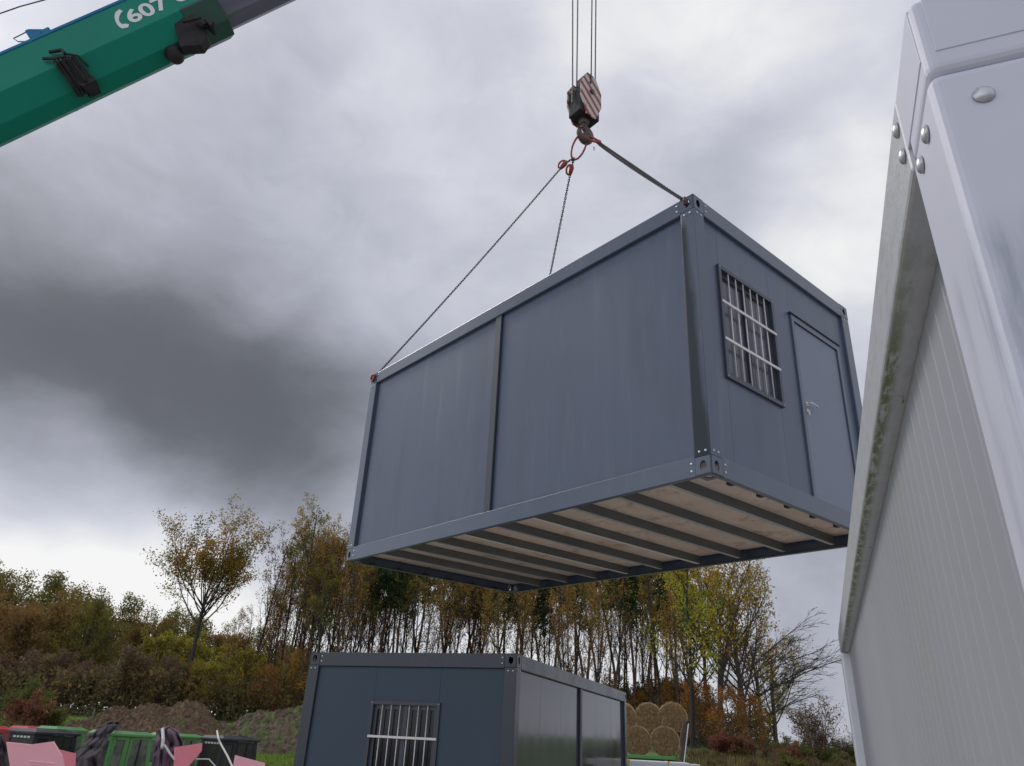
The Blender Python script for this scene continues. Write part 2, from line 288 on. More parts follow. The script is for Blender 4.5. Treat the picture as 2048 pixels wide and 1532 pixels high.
# ------------------------------------------------------------------ mesh helpers
class MB:
    def __init__(s): s.v = []; s.f = []; s.c = []
    def add(s, vs, fs, col=None):
        o = len(s.v); s.v += [tuple(v) for v in vs]; s.f += [tuple(i+o for i in f) for f in fs]
        if col is not None: s.c += [col]*len(fs)
    def box(s, a, b):
        x0,y0,z0 = a; x1,y1,z1 = b
        s.add([(x0,y0,z0),(x1,y0,z0),(x1,y1,z0),(x0,y1,z0),(x0,y0,z1),(x1,y0,z1),(x1,y1,z1),(x0,y1,z1)],
              [(0,3,2,1),(4,5,6,7),(0,1,5,4),(1,2,6,5),(2,3,7,6),(3,0,4,7)])
        return s
    def prism(s, pts, n, h):            # planar outline pts extruded along n*h
        n = Vector(n)*h; k = len(pts); p = [Vector(q) for q in pts]
        s.add(p+[q+n for q in p], [tuple(range(k))[::-1], tuple(range(k, 2*k))]+[(i,(i+1)%k,k+(i+1)%k,k+i) for i in range(k)])
        return s
    def tube(s, pts, rad, sides=6, cap=True):
        pts = [Vector(p) for p in pts]; n = len(pts)
        rs = rad if isinstance(rad, (list, tuple)) else [rad]*n
        o = len(s.v); prev = None
        for i, p in enumerate(pts):
            d = (pts[min(i+1,n-1)]-pts[max(i-1,0)])
            d = d.normalized() if d.length > 1e-9 else Vector((0,0,1))
            if prev is None:
                a = d.orthogonal().normalized()
            else:
                a = (prev-d*prev.dot(d)); a = a.normalized() if a.length > 1e-6 else d.orthogonal().normalized()
            prev = a; b = d.cross(a)
            for k in range(sides):
                t = 2*math.pi*k/sides; s.v.append(tuple(p+(a*math.cos(t)+b*math.sin(t))*rs[i]))
        for i in range(n-1):
            for k in range(sides):
                k2 = (k+1)%sides
                s.f.append((o+i*sides+k, o+i*sides+k2, o+(i+1)*sides+k2, o+(i+1)*sides+k))
        if cap:
            s.f.append(tuple(o+k for k in range(sides))[::-1]); s.f.append(tuple(o+(n-1)*sides+k for k in range(sides)))
        return s
    def ring(s, pts, rad, sides=6):      # closed tube
        pts = [Vector(p) for p in pts]; n = len(pts); o = len(s.v)
        c = sum(pts, Vector())/n
        nrm_ = Vector()
        for i in range(n): nrm_ += (pts[i]-c).cross(pts[(i+1)%n]-c)
        nrm_.normalize()
        for i, p in enumerate(pts):
            d = (pts[(i+1)%n]-pts[i-1]).normalized(); a = d.cross(nrm_)
            for k in range(sides):
                t = 2*math.pi*k/sides; s.v.append(tuple(p+(a*math.cos(t)+nrm_*math.sin(t))*rad))
        for i in range(n):
            j = (i+1)%n
            for k in range(sides):
                k2 = (k+1)%sides; s.f.append((o+i*sides+k, o+i*sides+k2, o+j*sides+k2, o+j*sides+k))
        return s
    def disc(s, c, n, r, h, seg=12, dome=.0):
        c = Vector(c); n = Vector(n).normalized(); a = n.orthogonal().normalized(); b = n.cross(a)
        rings = [(r,0),(r,h)] if not dome else [(r,0),(r*.96,h*.35),(r*.7,h*.8),(r*.3,h)]
        o = len(s.v)
        for rr, hh in rings:
            for k in range(seg):
                t = 2*math.pi*k/seg; s.v.append(tuple(c+n*hh+(a*math.cos(t)+b*math.sin(t))*rr))
        for i in range(len(rings)-1):
            for k in range(seg):
                k2 = (k+1)%seg; s.f.append((o+i*seg+k,o+i*seg+k2,o+(i+1)*seg+k2,o+(i+1)*seg+k))
        s.f.append(tuple(o+(len(rings)-1)*seg+k for k in range(seg))); s.f.append(tuple(o+k for k in range(seg))[::-1])
        return s
    def mesh(s, name, mat):
        me = bpy.data.meshes.new(name); me.from_pydata(s.v, [], s.f); me.materials.append(mat)
        if s.c:
            ca = me.color_attributes.new('hue', 'FLOAT_COLOR', 'CORNER')
            i = 0; buf = []
            for f, c in zip(s.f, s.c): buf += [c[0], c[1], c[2], 1.0]*len(f)
            ca.data.foreach_set('color', buf)
        me.update(); return me
    def build(s, name, mat, parent=None, bevel=0, smooth=False):
        o = bpy.data.objects.new(name, s.mesh(name, mat)); COL.objects.link(o)
        if parent: o.parent = parent
        if bevel:
            md = o.modifiers.new('bevel', 'BEVEL'); md.width = bevel; md.segments = 2; md.limit_method = 'ANGLE'; md.angle_limit = R(40)
        if smooth:
            for p in o.data.polygons: p.use_smooth = True
        return o
def tag(o, label=None, cat=None, group=None, kind=None):
    if label: o['label'] = label
    if cat: o['category'] = cat
    if group: o['group'] = group
    if kind: o['kind'] = kind
    return o
def empty(name, loc=(0,0,0), label=None, cat=None, group=None, mat=None):
    o = bpy.data.objects.new(name, None); COL.objects.link(o); o.empty_display_size = .3
    if mat is not None: o.matrix_world = mat
    else: o.location = loc
    return tag(o, label, cat, group)
def copy_tree(o, parent=None):
    c = o.copy(); COL.objects.link(c); c.parent = parent
    for ch in list(o.children): copy_tree(ch, c)
    return c
def basis(o, x, y, z):
    return Matrix(((x[0],y[0],z[0],o[0]),(x[1],y[1],z[1],o[1]),(x[2],y[2],z[2],o[2]),(0,0,0,1)))

# ------------------------------------------------------------------ ground
PROF = [(0,-.18),(20,-.18),(25,-.05),(28,.72),(31,1.12),(36,1.5),(45,1.8),(55,2.3),(70,2.8),(100,3.2),(200,3.4),(2500,3.0)]
def terr(x, y, rough=True):
    d = math.hypot(x, y) if y > 0 else 0
    d = max(d*.5+abs(y)*.5 if y > 0 else 0, 0)
    for (a, h0), (b, h1) in zip(PROF, PROF[1:]):
        if a <= d <= b:
            z = h0+(h1-h0)*(d-a)/(b-a); break
    else: z = 3
    if rough and 22 < d < 200: z += noise.noise(Vector((x*.35, y*.35, 0)))*.10
    return z
g = MB(); NR, NA = 110, 160
rad = [0]+[1.5*(1.0625**i) for i in range(NR)]
rad = [min(r, 1200) for r in rad]
for r in rad:
    for k in range(NA):
        t = 2*math.pi*k/NA; x, y = r*math.sin(t), r*math.cos(t); g.v.append((x, y, terr(x, y)))
for i in range(len(rad)-1):
    for k in range(NA):
        k2 = (k+1)%NA; g.f.append((i*NA+k, i*NA+k2, (i+1)*NA+k2, (i+1)*NA+k)[::-1])
def groundx(m, t, b, tcn):
    geo = t.nodes.new('ShaderNodeNewGeometry'); sx = t.nodes.new('ShaderNodeSeparateXYZ'); t.links.new(geo.outputs['Position'], sx.inputs[0])
    n = t.nodes.new('ShaderNodeTexNoise'); n.inputs['Scale'].default_value = .4; n.inputs['Detail'].default_value = 6; t.links.new(geo.outputs['Position'], n.inputs['Vector'])
    a = t.nodes.new('ShaderNodeMath'); a.operation = 'MULTIPLY_ADD'; t.links.new(n.outputs['Fac'], a.inputs[0]); a.inputs[1].default_value = 6; t.links.new(sx.outputs[1], a.inputs[2])
    q = t.nodes.new('ShaderNodeMapRange'); q.inputs['From Min'].default_value = 23; q.inputs['From Max'].default_value = 25; t.links.new(a.outputs[0], q.inputs['Value'])
    n2 = t.nodes.new('ShaderNodeTexNoise'); n2.inputs['Scale'].default_value = 6; n2.inputs['Detail'].default_value = 8; t.links.new(geo.outputs['Position'], n2.inputs['Vector'])
    r = t.nodes.new('ShaderNodeValToRGB'); r.color_ramp.elements[0].color = (.05,.085,.02,1); r.color_ramp.elements[1].color = (.13,.19,.05,1); r.color_ramp.elements[0].position=.35; r.color_ramp.elements[1].position=.65; t.links.new(n2.outputs['Fac'], r.inputs[0])
    mx = t.nodes.new('ShaderNodeMix'); mx.data_type = 'RGBA'; t.links.new(q.outputs[0], mx.inputs['Factor'])
    t.links.new(b.inputs['Base Color'].links[0].from_socket, mx.inputs['A']); t.links.new(r.outputs[0], mx.inputs['B']); t.links.new(mx.outputs['Result'], b.inputs['Base Color'])
mp_ground = material('gravel_and_grass_ground', (.30,.27,.24), .95, var=(.42,.39,.35), vscale=8, bump=.6, bscale=30, extra=groundx)
o = g.build('ground', mp_ground); tag(o, 'gravel yard rising to a grassy field', 'ground', kind='structure')

# ------------------------------------------------------------------ flat pack containers
def oval_plate(mb, o, ux, uy, w, h, rx, ry, inward):
    """square plate with an oval hole and a short inner lip"""
    o, ux, uy, inward = Vector(o), Vector(ux), Vector(uy), Vector(inward)
    n = 24; c = o+ux*w/2+uy*h/2; outer = []; inner = []
    for k in range(n):
        t = 2*math.pi*k/n; ct, st = math.cos(t), math.sin(t)
        m_ = max(abs(ct), abs(st)); outer.append(c+ux*(ct/m_*w/2)+uy*(st/m_*h/2)); inner.append(c+ux*ct*rx+uy*st*ry)
    vs = outer+inner+[p+inward*.012 for p in inner]+[p+inward*.012 for p in outer]
    fs = []
    for k in range(n):
        j = (k+1)%n
        fs += [(k,j,n+j,n+k),(n+k,n+j,2*n+j,2*n+k),(2*n+k,2*n+j,3*n+j,3*n+k),(3*n+k,3*n+j,j,k)]
    mb.add(vs, fs)
bolt_me = MB().disc((0,0,0),(0,0,1),.0125,.007,10,1).mesh('bolt', mp_bolt)
for p_ in bolt_me.polygons: p_.use_smooth = True
def bolt(parent, p, n):
    o = bpy.data.objects.new('bolt', bolt_me); COL.objects.link(o); o.parent = parent
    o.location = p; o.rotation_euler = Vector(n).to_track_quat('Z', 'Y').to_euler(); return o
PW, BH = .158, .175
mp_panel_g = mp_panel
def container(name, label, cat, mat, W, Lc, H, win, door=None, side_mat=None, mp_frame=mp_frame, mp_panel=mp_panel, end_bars=(0,), group=None, hang_long=0, near_wet=False, rows=(1.39,1.79), winz=(.99,2.20), hood=True):
    root = empty(name, label=label, cat=cat, group=group, mat=mat)
    side_mat = side_mat or mp_panel
    rc = .045                                   # wall recess behind the frame face
    # corner blocks with oval lifting holes
    for ix in (0, 1):
        for iy in (0, 1):
            for iz in (0, 1):
                mb = MB(); x0 = 0 if ix == 0 else W-PW; y0 = 0 if iy == 0 else Lc-PW; z0 = 0 if iz == 0 else H-PW
                fx = 0 if ix == 0 else W; fy = 0 if iy == 0 else Lc
                oval_plate(mb, (fx,y0,z0), (0,1,0), (0,0,1), PW, PW, .032, .046, (1 if ix == 0 else -1,0,0))
                oval_plate(mb, (x0,fy,z0), (1,0,0), (0,0,1), PW, PW, .032, .046, (0,1 if iy == 0 else -1,0))
                zz = 0 if iz == 0 else H
                oval_plate(mb, (x0,y0,zz), (1,0,0), (0,1,0), PW, PW, .036, .036, (0,0,1 if iz == 0 else -1))
                cb = mb.build('corner_block', mp_frame, root)
                sx, sy = (-1 if ix == 0 else 1), (-1 if iy == 0 else 1)
                zp = PW+.045 if iz == 0 else H-PW-.045
                zb = (.05, .115) if iz == 0 else (H-.05, H-.115)
                for a in (.045, .108):          # on the post, two a face
                    bolt(cb, (fx+sx*.001, (a if iy == 0 else Lc-a), zp), (sx,0,0))
                    bolt(cb, ((a if ix == 0 else W-a), fy+sy*.001, zp), (0,sy,0))
                for z_ in zb:                   # on the beams
                    bolt(cb, (fx+sx*.001, (PW+.035 if iy == 0 else Lc-PW-.035), z_), (sx,0,0))
                    bolt(cb, ((PW+.035 if ix == 0 else W-PW-.035), fy+sy*.001, z_), (0,sy,0))
    g_ = .002
    for ix in (0, 1):
        for iy in (0, 1):
            mb = MB(); x0 = 0 if ix == 0 else W-PW; y0 = 0 if iy == 0 else Lc-PW
            mb.box((x0,y0,PW+g_), (x0+PW,y0+PW,H-PW-g_))
            mb.build('post', mp_frame_wet if (near_wet and ix == 0 and iy == 0) else mp_frame, root, .006)
    for iz in (0, 1):
        z0, z1 = (0, BH) if iz == 0 else (H-BH, H)
        nm = 'bottom_beam' if iz == 0 else 'top_beam'
        for ix in (0, 1):
            mb = MB(); a, b = (0, .10) if ix == 0 else (W-.10, W)
            if iz == 0:                          # channel: web and inward lip
                w0, w1 = (0,.006) if ix == 0 else (W-.006, W)
                mb.box((w0,PW+g_,0),(w1,Lc-PW-g_,BH)); l0, l1 = (.006,.055) if ix == 0 else (W-.055,W-.006)
                mb.box((l0,PW+g_,0),(l1,Lc-PW-g_,.006)); mb.box((l0,PW+g_,BH-.006),(l1,Lc-PW-g_,BH))
            else: mb.box((a,PW+g_,z0),(b,Lc-PW-g_,z1))
            mb.build(nm, mp_frame, root, .003 if iz == 0 else .008)
        for iy in (0, 1):
            mb = MB(); a, b = (0, .10) if iy == 0 else (Lc-.10, Lc)
            if iz == 0:
                w0, w1 = (0,.006) if iy == 0 else (Lc-.006, Lc)
                mb.box((PW+g_,w0,0),(W-PW-g_,w1,BH)); l0, l1 = (.006,.055) if iy == 0 else (Lc-.055,Lc-.006)
                mb.box((PW+g_,l0,0),(W-PW-g_,l1,.006)); mb.box((PW+g_,l0,BH-.006),(W-PW-g_,l1,BH))
            else: mb.box((PW+g_,a,z0),(W-PW-g_,b,z1))
            mb.build(nm, mp_frame, root, .003 if iz == 0 else .008)
    # long walls in two bays of narrow sheets, mid post between
    zb, zt = BH+.001, H-BH-.001
    for ix in (0, 1):
        x0, x1 = (rc, rc+.05) if ix == 0 else (W-rc-.05, W-rc)
        for (a, b) in ((PW, 2.87), (2.98, Lc-PW)):
            mb = MB(); n = 3; s_ = (b-a)/n
            gp = .0015 if side_mat is not mp_panel_g else .0003
            for k in range(n): mb.box((x0,a+k*s_+(gp if k else .0),zb),(x1,a+(k+1)*s_-(gp if k < n-1 else 0),zt))
            mb.build('wall_panel', side_mat, root, gp)
        xm = (.012, rc) if ix == 0 else (W-rc, W-.012)
        MB().box((xm[0],2.872,zb),(xm[1],2.978,zt)).build('wall_batten', mp_trim, root, .004)
        for a, b in ((PW+.001, PW+.03), (Lc-PW-.03, Lc-PW-.001)):
            xm2 = (rc-.012, rc) if ix == 0 else (W-rc, W-rc+.012)
            MB().box((xm2[0],a,zb),(xm2[1],b,zt)).build('edge_trim', mp_trim, root, .002)
    # end walls
    for iy in (0, 1):
        y0, y1 = (rc-.01, rc+.04) if iy == 0 else (Lc-rc-.04, Lc-rc+.01)
        mb = MB()
        if iy == 1:
            mb.box((PW,y0,zb),(W-PW,y1,zt))
        else:
            wx0, wx1 = win; wz0, wz1 = winz
            cuts = [PW, wx0+.03, wx1-.03] + ([door[0]] if door else []) + [W-PW]
            mb.box((PW,y0,zb),(wx0+.03-.001,y1,zt))
            mb.box((wx0+.03+.001,y0,zb),(wx1-.03-.001,y1,wz0+.03)); mb.box((wx0+.03+.001,y0,wz1-.03),(wx1-.03-.001,y1,zt))
            if door:
                mb.box((wx1-.03+.001,y0,zb),(door[0],y1,zt)); mb.box((door[0]+.001,y0,2.13),(door[1],y1,zt)); mb.box((door[1]+.001,y0,zb),(W-PW,y1,zt))
            else:
                mb.box((wx1-.03+.001,y0,zb),(W-PW,y1,zt))
        mb.build('end_wall', mp_panel, root, .0015)
    # barred window
    wx0, wx1 = win; wz0, wz1 = winz; ya, yb = rc-.035, rc+.04
    fr = MB(); t_ = .042
    fr.box((wx0,ya,wz0),(wx0+t_,yb,wz1)); fr.box((wx1-t_,ya,wz0),(wx1,yb,wz1)); fr.box((wx0+t_,ya,wz1-t_),(wx1-t_,yb,wz1)); fr.box((wx0+t_,ya,wz0),(wx1-t_,yb,wz0+t_))
    wo = fr.build('window', mp_trim, root, .002)
    sa = MB(); cx = (wx0+wx1)/2
    for a, b in ((wx0+t_, wx0+t_+.045), (cx-.03, cx+.03), (wx1-t_-.045, wx1-t_)): sa.box((a,yb-.035,wz0+t_),(b,yb-.001,wz1-t_))
    sa.box((wx0+t_,yb-.034,wz1-t_-.05),(wx1-t_,yb-.002,wz1-t_)); sa.box((wx0+t_,yb-.034,wz0+t_),(wx1-t_,yb-.002,wz0+t_+.05))
    sa.build('sash', mp_trim, wo)
    MB().box((wx0+t_,yb-.012,wz0+t_),(cx,yb-.004,wz1-t_)).build('pane', mp_greyglass if door else mp_glass, wo)
    MB().box((cx,yb-.012,wz0+t_),(wx1-t_,yb-.004,wz1-t_)).build('pane', mp_greyglass if door else mp_glass, wo)
    nb = 6; s_ = (wx1-wx0-2*t_)/(nb+1)
    for k in range(nb):
        x = wx0+t_+s_*(k+1)
        MB().tube([(x,ya+.012,wz0+t_*.6),(x,ya+.012,wz1-t_*.6)], .0072, 8).build('bar', mp_steelbar, wo, smooth=True)
    for z in rows: MB().box((wx0+.012,ya-.008,z-.014),(wx1-.012,ya+.002,z+.014)).build('cross_bar', mp_steelbar, wo, .001)
    for x in (wx0+.02, wx1-.02):
        for z in (wz0+.02, wz1-.02):
            b_ = bolt(wo, (x,ya-.001,z), (0,-1,0)); b_.scale = (.6,.6,.6); b_.name = 'screw'
    if door:
        dx0, dx1 = door
        do = MB().box((dx0+.055,rc-.012,BH+.012),(dx1-.055,rc+.03,2.125)).build('door', mp_door, root, .003)
        f = MB(); f.box((dx0,rc-.03,BH+.002),(dx0+.05,rc+.03,2.13)); f.box((dx1-.05,rc-.03,BH+.002),(dx1,rc+.03,2.13)); f.box((dx0,rc-.03,2.13),(dx1,rc-.0105,2.20))
        f.build('door_frame', mp_frame, root, .002)
        MB().box((dx0-.03,rc-.045,2.20),(dx1+.02,rc-.011,2.212)).build('rain_hood', mp_trim, root, .002)
        hx = dx0+.125
        h = MB().tube([(hx,rc-.012,1.19),(hx,rc-.055,1.19),(hx+.02,rc-.062,1.19),(hx+.12,rc-.062,1.185),(hx+.13,rc-.05,1.185)], .010, 8)
        h.disc((hx,rc-.012,1.19),(0,-1,0),.025,.008,14); h.disc((hx,rc-.012,1.11),(0,-1,0),.025,.008,14); h.box((hx-.005,rc-.034,1.10),(hx+.005,rc-.02,1.115)); h.tube([(hx,rc-.03,1.10),(hx-.003,rc-.032,1.06)],.006,6)
        h.build('handle', mp_steelbar, do, smooth=False)
    # roof, floor boards, joists
    MB().box((.08,.08,H-.06),(W-.08,Lc-.08,H-.03)).build('roof_sheet', mp_frame, root)
    fb = MB(); xs = [.058, W-.058]
    for k in range(6):
        a = .058+(Lc-.116)*k/6; b = .058+(Lc-.116)*(k+1)/6; fb.box((.058,a+.001,.125),(W-.058,b-.001,.145))
    fb.build('floor_board', mp_board, root)
    for k in range(9):
        y = .50+.587*k; j = MB()
        j.box((.06,y,.032),(W-.06,y+.003,.124)); j.box((.06,y+.003,.032),(W-.06,y+.05,.035)); j.box((.06,y+.003,.121),(W-.06,y+.05,.124)); j.box((.06,y+.047,.0355),(W-.06,y+.05,.048))
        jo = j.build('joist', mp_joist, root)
        MB().box((.07,y+.006,.0295),(W-.07,y+.05,.0315)).build('flange', mp_flange_glint if k in (3,5) else mp_zinc, jo)
    tb = MB()
    for iy in (.058, Lc-.10):
        for k in range(6):
            x = .35+k*.45; tb.box((x,iy,.002),(x+.06,iy+.045,.03))
    tb.build('lip_tabs', mp_black, root)
    MB().box((rc+.052,rc+.042,.15),(W-rc-.052,Lc-rc-.042,.152)).build('floor_sheet', mp_inside, root)
    return root

W_, LC_, H_ = 3.035, 5.95, 2.8305
A_o = Vector((1.6507,5.5894,3.665)); A_x = Vector((.7693,.6387,.0157)).normalized(); A_y = Vector((-.6389,.769,.0201)); A_y = (A_y-A_x*A_y.dot(A_x)).normalized(); A_z = A_x.cross(A_y)
MA = basis(A_o, A_x, A_y, A_z)
hanging = container('site_container', 'anthracite grey office container hanging from the crane with its joisted underside showing', 'container', MA, W_, LC_, H_, (.36,1.32), (1.675,2.70), near_wet=True)
B_a0 = Vector((.3781,.9258,0)); B_a1 = Vector((-.9258,.3781,0)); B_o = Vector((.2419,9.6279,-.1783))+B_a1*W_
MBm = basis(B_o, -B_a1, B_a0, Vector((0,0,1)))
lower = container('site_container', 'anthracite grey office container standing on the ground below the hanging one, glossy wet side wall', 'container', MBm, W_, LC_, H_, (1.035,2.03), None, side_mat=mp_panel_gloss, mp_frame=mp_frame_b, mp_panel=mp_panel_b, rows=(1.83,1.40), winz=(.99,2.243))

# ------------------------------------------------------------------ white container at the right edge
C_o = Vector((.5065,.6505,-.18)); C_x = Vector((.9269,-.3753,0)); C_y = Vector((.3753,.9269,0)); C_z = Vector((0,0,1))
CW, CL, CH, CB = 2.9, 5.95, 2.5376+.18, .1423
wc = empty('white_container', label='white office container with ribbed pale walls and a mossy roof beam at the right edge', cat='container', mat=basis(C_o,C_x,C_y,C_z))
rcC = .062
for ix in (0, 1):
    for iy in (0, 1):
        x0 = 0 if ix == 0 else CW-.175; y0 = 0 if iy == 0 else CL-.18
        near = ix == 0 and iy == 0
        p_ = MB().box((x0,y0,.0),(x0+.175,y0+.18,CH-CB-.002)).build('post', mp_whitepost if near else mp_whiteflash, wc, .016)
        p_.modifiers['bevel'].segments = 4
        cb = MB().box((x0+.003,y0+.003,CH-CB+.001),(x0+.172,y0+.177,CH)).build('corner_block', mp_white, wc, .014)
        cb.modifiers['bevel'].segments = 4
        if near:
            pl = MB().prism([(.0015,.018,CH-CB+.038),(.0015,.20,CH-CB+.038),(.0015,.20,CH-.004),(.0015,.018,CH-.004)],(1,0,0),.01)
            pl.build('cover_plate', mp_white, cb, .001)
            MB().prism([(.018,.0015,CH-CB+.036),(.018,.0015,CH-.004),(.60,.0015,CH-.004),(.60,.0015,CH-CB+.036)],(0,1,0),.01).build('cover_plate', mp_white, cb, .001)
            for y, z in ((.061,CH-.189),(.12,CH-.189)): bolt(p_, (-.001,y,z), (-1,0,0))
            bb = bolt(p_, (.052,-.001,CH-.2), (0,-1,0))
BEAM0 = None
for iy in (0, 1):
    a, b = (.003,.08) if iy == 0 else (CL-.08,CL-.003)
    MB().box((.175,a,CH-CB+.001),(CW-.175,b,CH)).build('roof_beam', mp_white, wc, .012)
    MB().box((.175,a,0),(CW-.175,b,.15)).build('floor_beam', mp_white, wc, .008)
for ix in (0, 1):
    a, b = (.0,.10) if ix == 0 else (CW-.10,CW)
    bm_ = MB().box((a,.18,CH-CB-.004),(b,CL-.178,CH)).build('roof_beam', mp_mossy, wc, .007)
    if ix == 0:
        for z in (CH-.0436, CH-.097): bolt(bm_, (-.001,.204,z), (-1,0,0))
    MB().box((a,.18,0),(b,CL-.18,.15)).build('floor_beam', mp_white, wc, .008)
# ribbed sandwich wall, long side
def ribwall(x, y0, y1, z0, z1, sgn, axis='y'):
    prof = []; y = y0
    k = 0
    while y < y1-.10:
        prof += [(y,0),(y+.076,0),(y+.0785,.0013),(y+.0825,.0013),(y+.085,0)]
        y += .09 if k % 4 else .102; k += 1
    prof.append((y1,0))
    vs = []; fs = []
    for (yy, h) in prof:
        p = (x-sgn*h, yy) if axis == 'y' else (yy, x-sgn*h)
        vs += [(*p, z0), (*p, z1)]
    for i in range(len(prof)-1): fs.append((2*i,2*i+2,2*i+3,2*i+1))
    return vs, fs
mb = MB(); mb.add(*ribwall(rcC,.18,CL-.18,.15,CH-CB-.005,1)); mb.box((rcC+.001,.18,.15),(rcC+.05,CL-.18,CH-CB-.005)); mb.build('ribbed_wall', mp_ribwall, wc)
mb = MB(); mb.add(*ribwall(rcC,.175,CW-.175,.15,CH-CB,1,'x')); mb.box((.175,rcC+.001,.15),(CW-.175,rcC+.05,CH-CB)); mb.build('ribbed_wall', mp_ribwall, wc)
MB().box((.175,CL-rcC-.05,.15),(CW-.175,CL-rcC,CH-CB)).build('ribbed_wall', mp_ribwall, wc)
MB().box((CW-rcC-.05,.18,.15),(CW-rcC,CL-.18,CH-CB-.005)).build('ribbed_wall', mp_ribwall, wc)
MB().box((.08,.08,CH-.05),(CW-.08,CL-.08,CH-.02)).build('roof_sheet', mp_white, wc)

# ------------------------------------------------------------------ hoist: ropes, block, hook, chain sling
HB = at(1168, 205, 8.95)               # block centre
depth_px = lambda P: (P-CAM).dot(_f)/FPX
yaw = R(38)
Mb = Matrix.Translation(HB) @ Matrix.Rotation(yaw, 4, 'Z')
blk = empty('hook_block', label='red and white striped hook block hanging on four ropes', cat='hook block', mat=Mb)
w2, h2 = .235, .46
oct_ = [(-w2*.45,h2),(w2*.5,h2),(w2,h2*.45),(w2,-h2*.25),(w2*.45,-h2*.95),(-w2*.45,-h2*.95),(-w2,-h2*.25),(-w2,h2*.45)]
for sy, nm in ((-1,0),(1,1)):
    y = -.175 if sy < 0 else .150
    MB().prism([(x,y,z) for x, z in oct_][::-1], (0,1,0), .025).build('cheek_plate', mp_stripe, blk, .004)
    MB().disc((0,-.176 if sy < 0 else .176,.10),(0,sy,0),.045,.035,12).build('axle_nut', mp_hook, blk)
for y in (-.085, .0, .085):
    s = MB().disc((0,y-.022,.10),(0,1,0),.21,.044,24); s.build('sheave', mp_dark, blk)
MB().box((-.215,-.148,-.40),(.215,.148,.13)).build('weight_body', mp_dark, blk, .02)
MB().box((-.06,-.14,.30),(.10,.14,.56)).build('rope_guard', mp_hook, blk, .01)
MB().tube([(0,0,-.40),(0,0,-.52)], [.10,.075], 12).build('swivel', mp_hook, blk, smooth=True)
hk = []
for k in range(17):
    t = R(85-k*17.5); hk.append((.115*math.cos(t)+.0, 0, -.70+.125*math.sin(t)))
rr = [.05+.035*math.sin(math.pi*min(1,k/13)) for k in range(17)]; rr[-1] = .018; rr[-2] = .035; rr[-3] = .05
hook_pts = [(0,0,-.48),(0.0,0,-.54)]+hk
MB().tube(hook_pts, [.06,.058]+rr, 10).build('hook', mp_hook, blk, smooth=True)
MB().tube([(.0,.0,-.56),(-.09,0,-.64),(-.12,0,-.70)], .010, 6).build('safety_latch', mp_dark, blk)
# boom tip
TIP = at(1170, -330, 8.95)
hr = empty('hoist_rope', HB, 'four parallel steel rope falls running up from the hook block', 'rope')
for (pxt, pxb, yb) in ((1145.3,1145,205),(1155.4,1153.2,180),(1183.8,1182.1,165),(1191.7,1190,180)):
    a = at(pxb, yb, 8.95 if pxb in (1153.2,1190) else 8.8); b = at(pxt, 0, 8.95)
    d = (b-a).normalized(); L_ = (TIP.z-.4-a.z)/d.z
    o = MB().tube([a-HB, a+d*L_-HB], .0125, 6).build('rope_fall', mp_rope, hr)
def link_chain(mb, a, b, pitch=.034, wr=.006, sag=0.0):
    a, b = Vector(a), Vector(b); D = (b-a).length; n = int(D/pitch); up = Vector((0,0,1))
    d = (b-a).normalized(); s1 = d.cross(up).normalized(); s2 = s1.cross(d).normalized()
    for i in range(n):
        t = (i+.5)/n; c = a.lerp(b, t) - up*sag*4*t*(1-t)
        tw = .5*i*.0
        p1, p2 = (s1, s2) if i % 2 == 0 else (s2, s1)
        L2, W2 = pitch*.72, .0135
        pts = []
        for k in range(8):
            q = 2*math.pi*(k+.5)/8
            pts.append(c+d*(L2*(1 if math.cos(q) > 0 else -1)*(abs(math.cos(q))**.7)) + p1*(W2*math.sin(q)))
        mb.ring(pts, wr, 4)
def Ap(x, y, z): return A_o+A_x*x+A_y*y+A_z*z
hookpt = HB+Vector((0,0,-.785))        # bowl of the hook
sl = empty('chain_sling', hookpt, 'dark lifting chains with red links spreading from the hook to the container roof corners', 'chain sling')
def oval(c, d, side, L2, W2, n=20):
    return [Vector(c)+d*(L2*math.cos(t))+side*(W2*math.sin(t)) for t in [2*math.pi*k/n for k in range(n)]]
ringB = at(1148, 316, 8.92)
dm = (hookpt+Vector((0,0,.05))-ringB); cen = (hookpt+Vector((0,0,.05))+ringB)/2; dn = dm.normalized(); sd_ = dn.cross(Vector((.3,-1,0))).normalized()
MB().ring([p-hookpt for p in oval(cen, dn, sd_, dm.length/2+.03, .10)], .017, 8).build('master_link', mp_redsteel, sl, smooth=True)
rP = at(1197, 284, 8.9); hk0 = hookpt+Vector((.0,0,.04)); d2 = (rP-hk0); 
MB().ring([p-hookpt for p in oval((hk0+rP)/2, d2.normalized(), d2.normalized().cross(Vector((0,-1,.2))).normalized(), d2.length/2, .04)], .018, 8).build('master_link', mp_redsteel, sl, smooth=True)
cA = Ap(-.01,.075,H_-.07); cL = Ap(-.01,LC_-.075,H_-.07); cK = Ap(W_-.08,LC_-.08,H_+.01)
def shortener(p, dirn, nm='shortening_hook'):
    d = dirn.normalized(); s = d.cross(Vector((.2,-1,.1))).normalized()
    m_ = MB(); m_.tube([p-hookpt, p+d*.05-hookpt, p+d*.12-hookpt, p+d*.18-hookpt], [.022,.042,.036,.016], 8)
    m_.ring([q-hookpt for q in oval(p+d*.09+s*.03, d, s, .075, .045, 14)], .016, 6)
    m_.build(nm, mp_redsteel, sl, smooth=True)
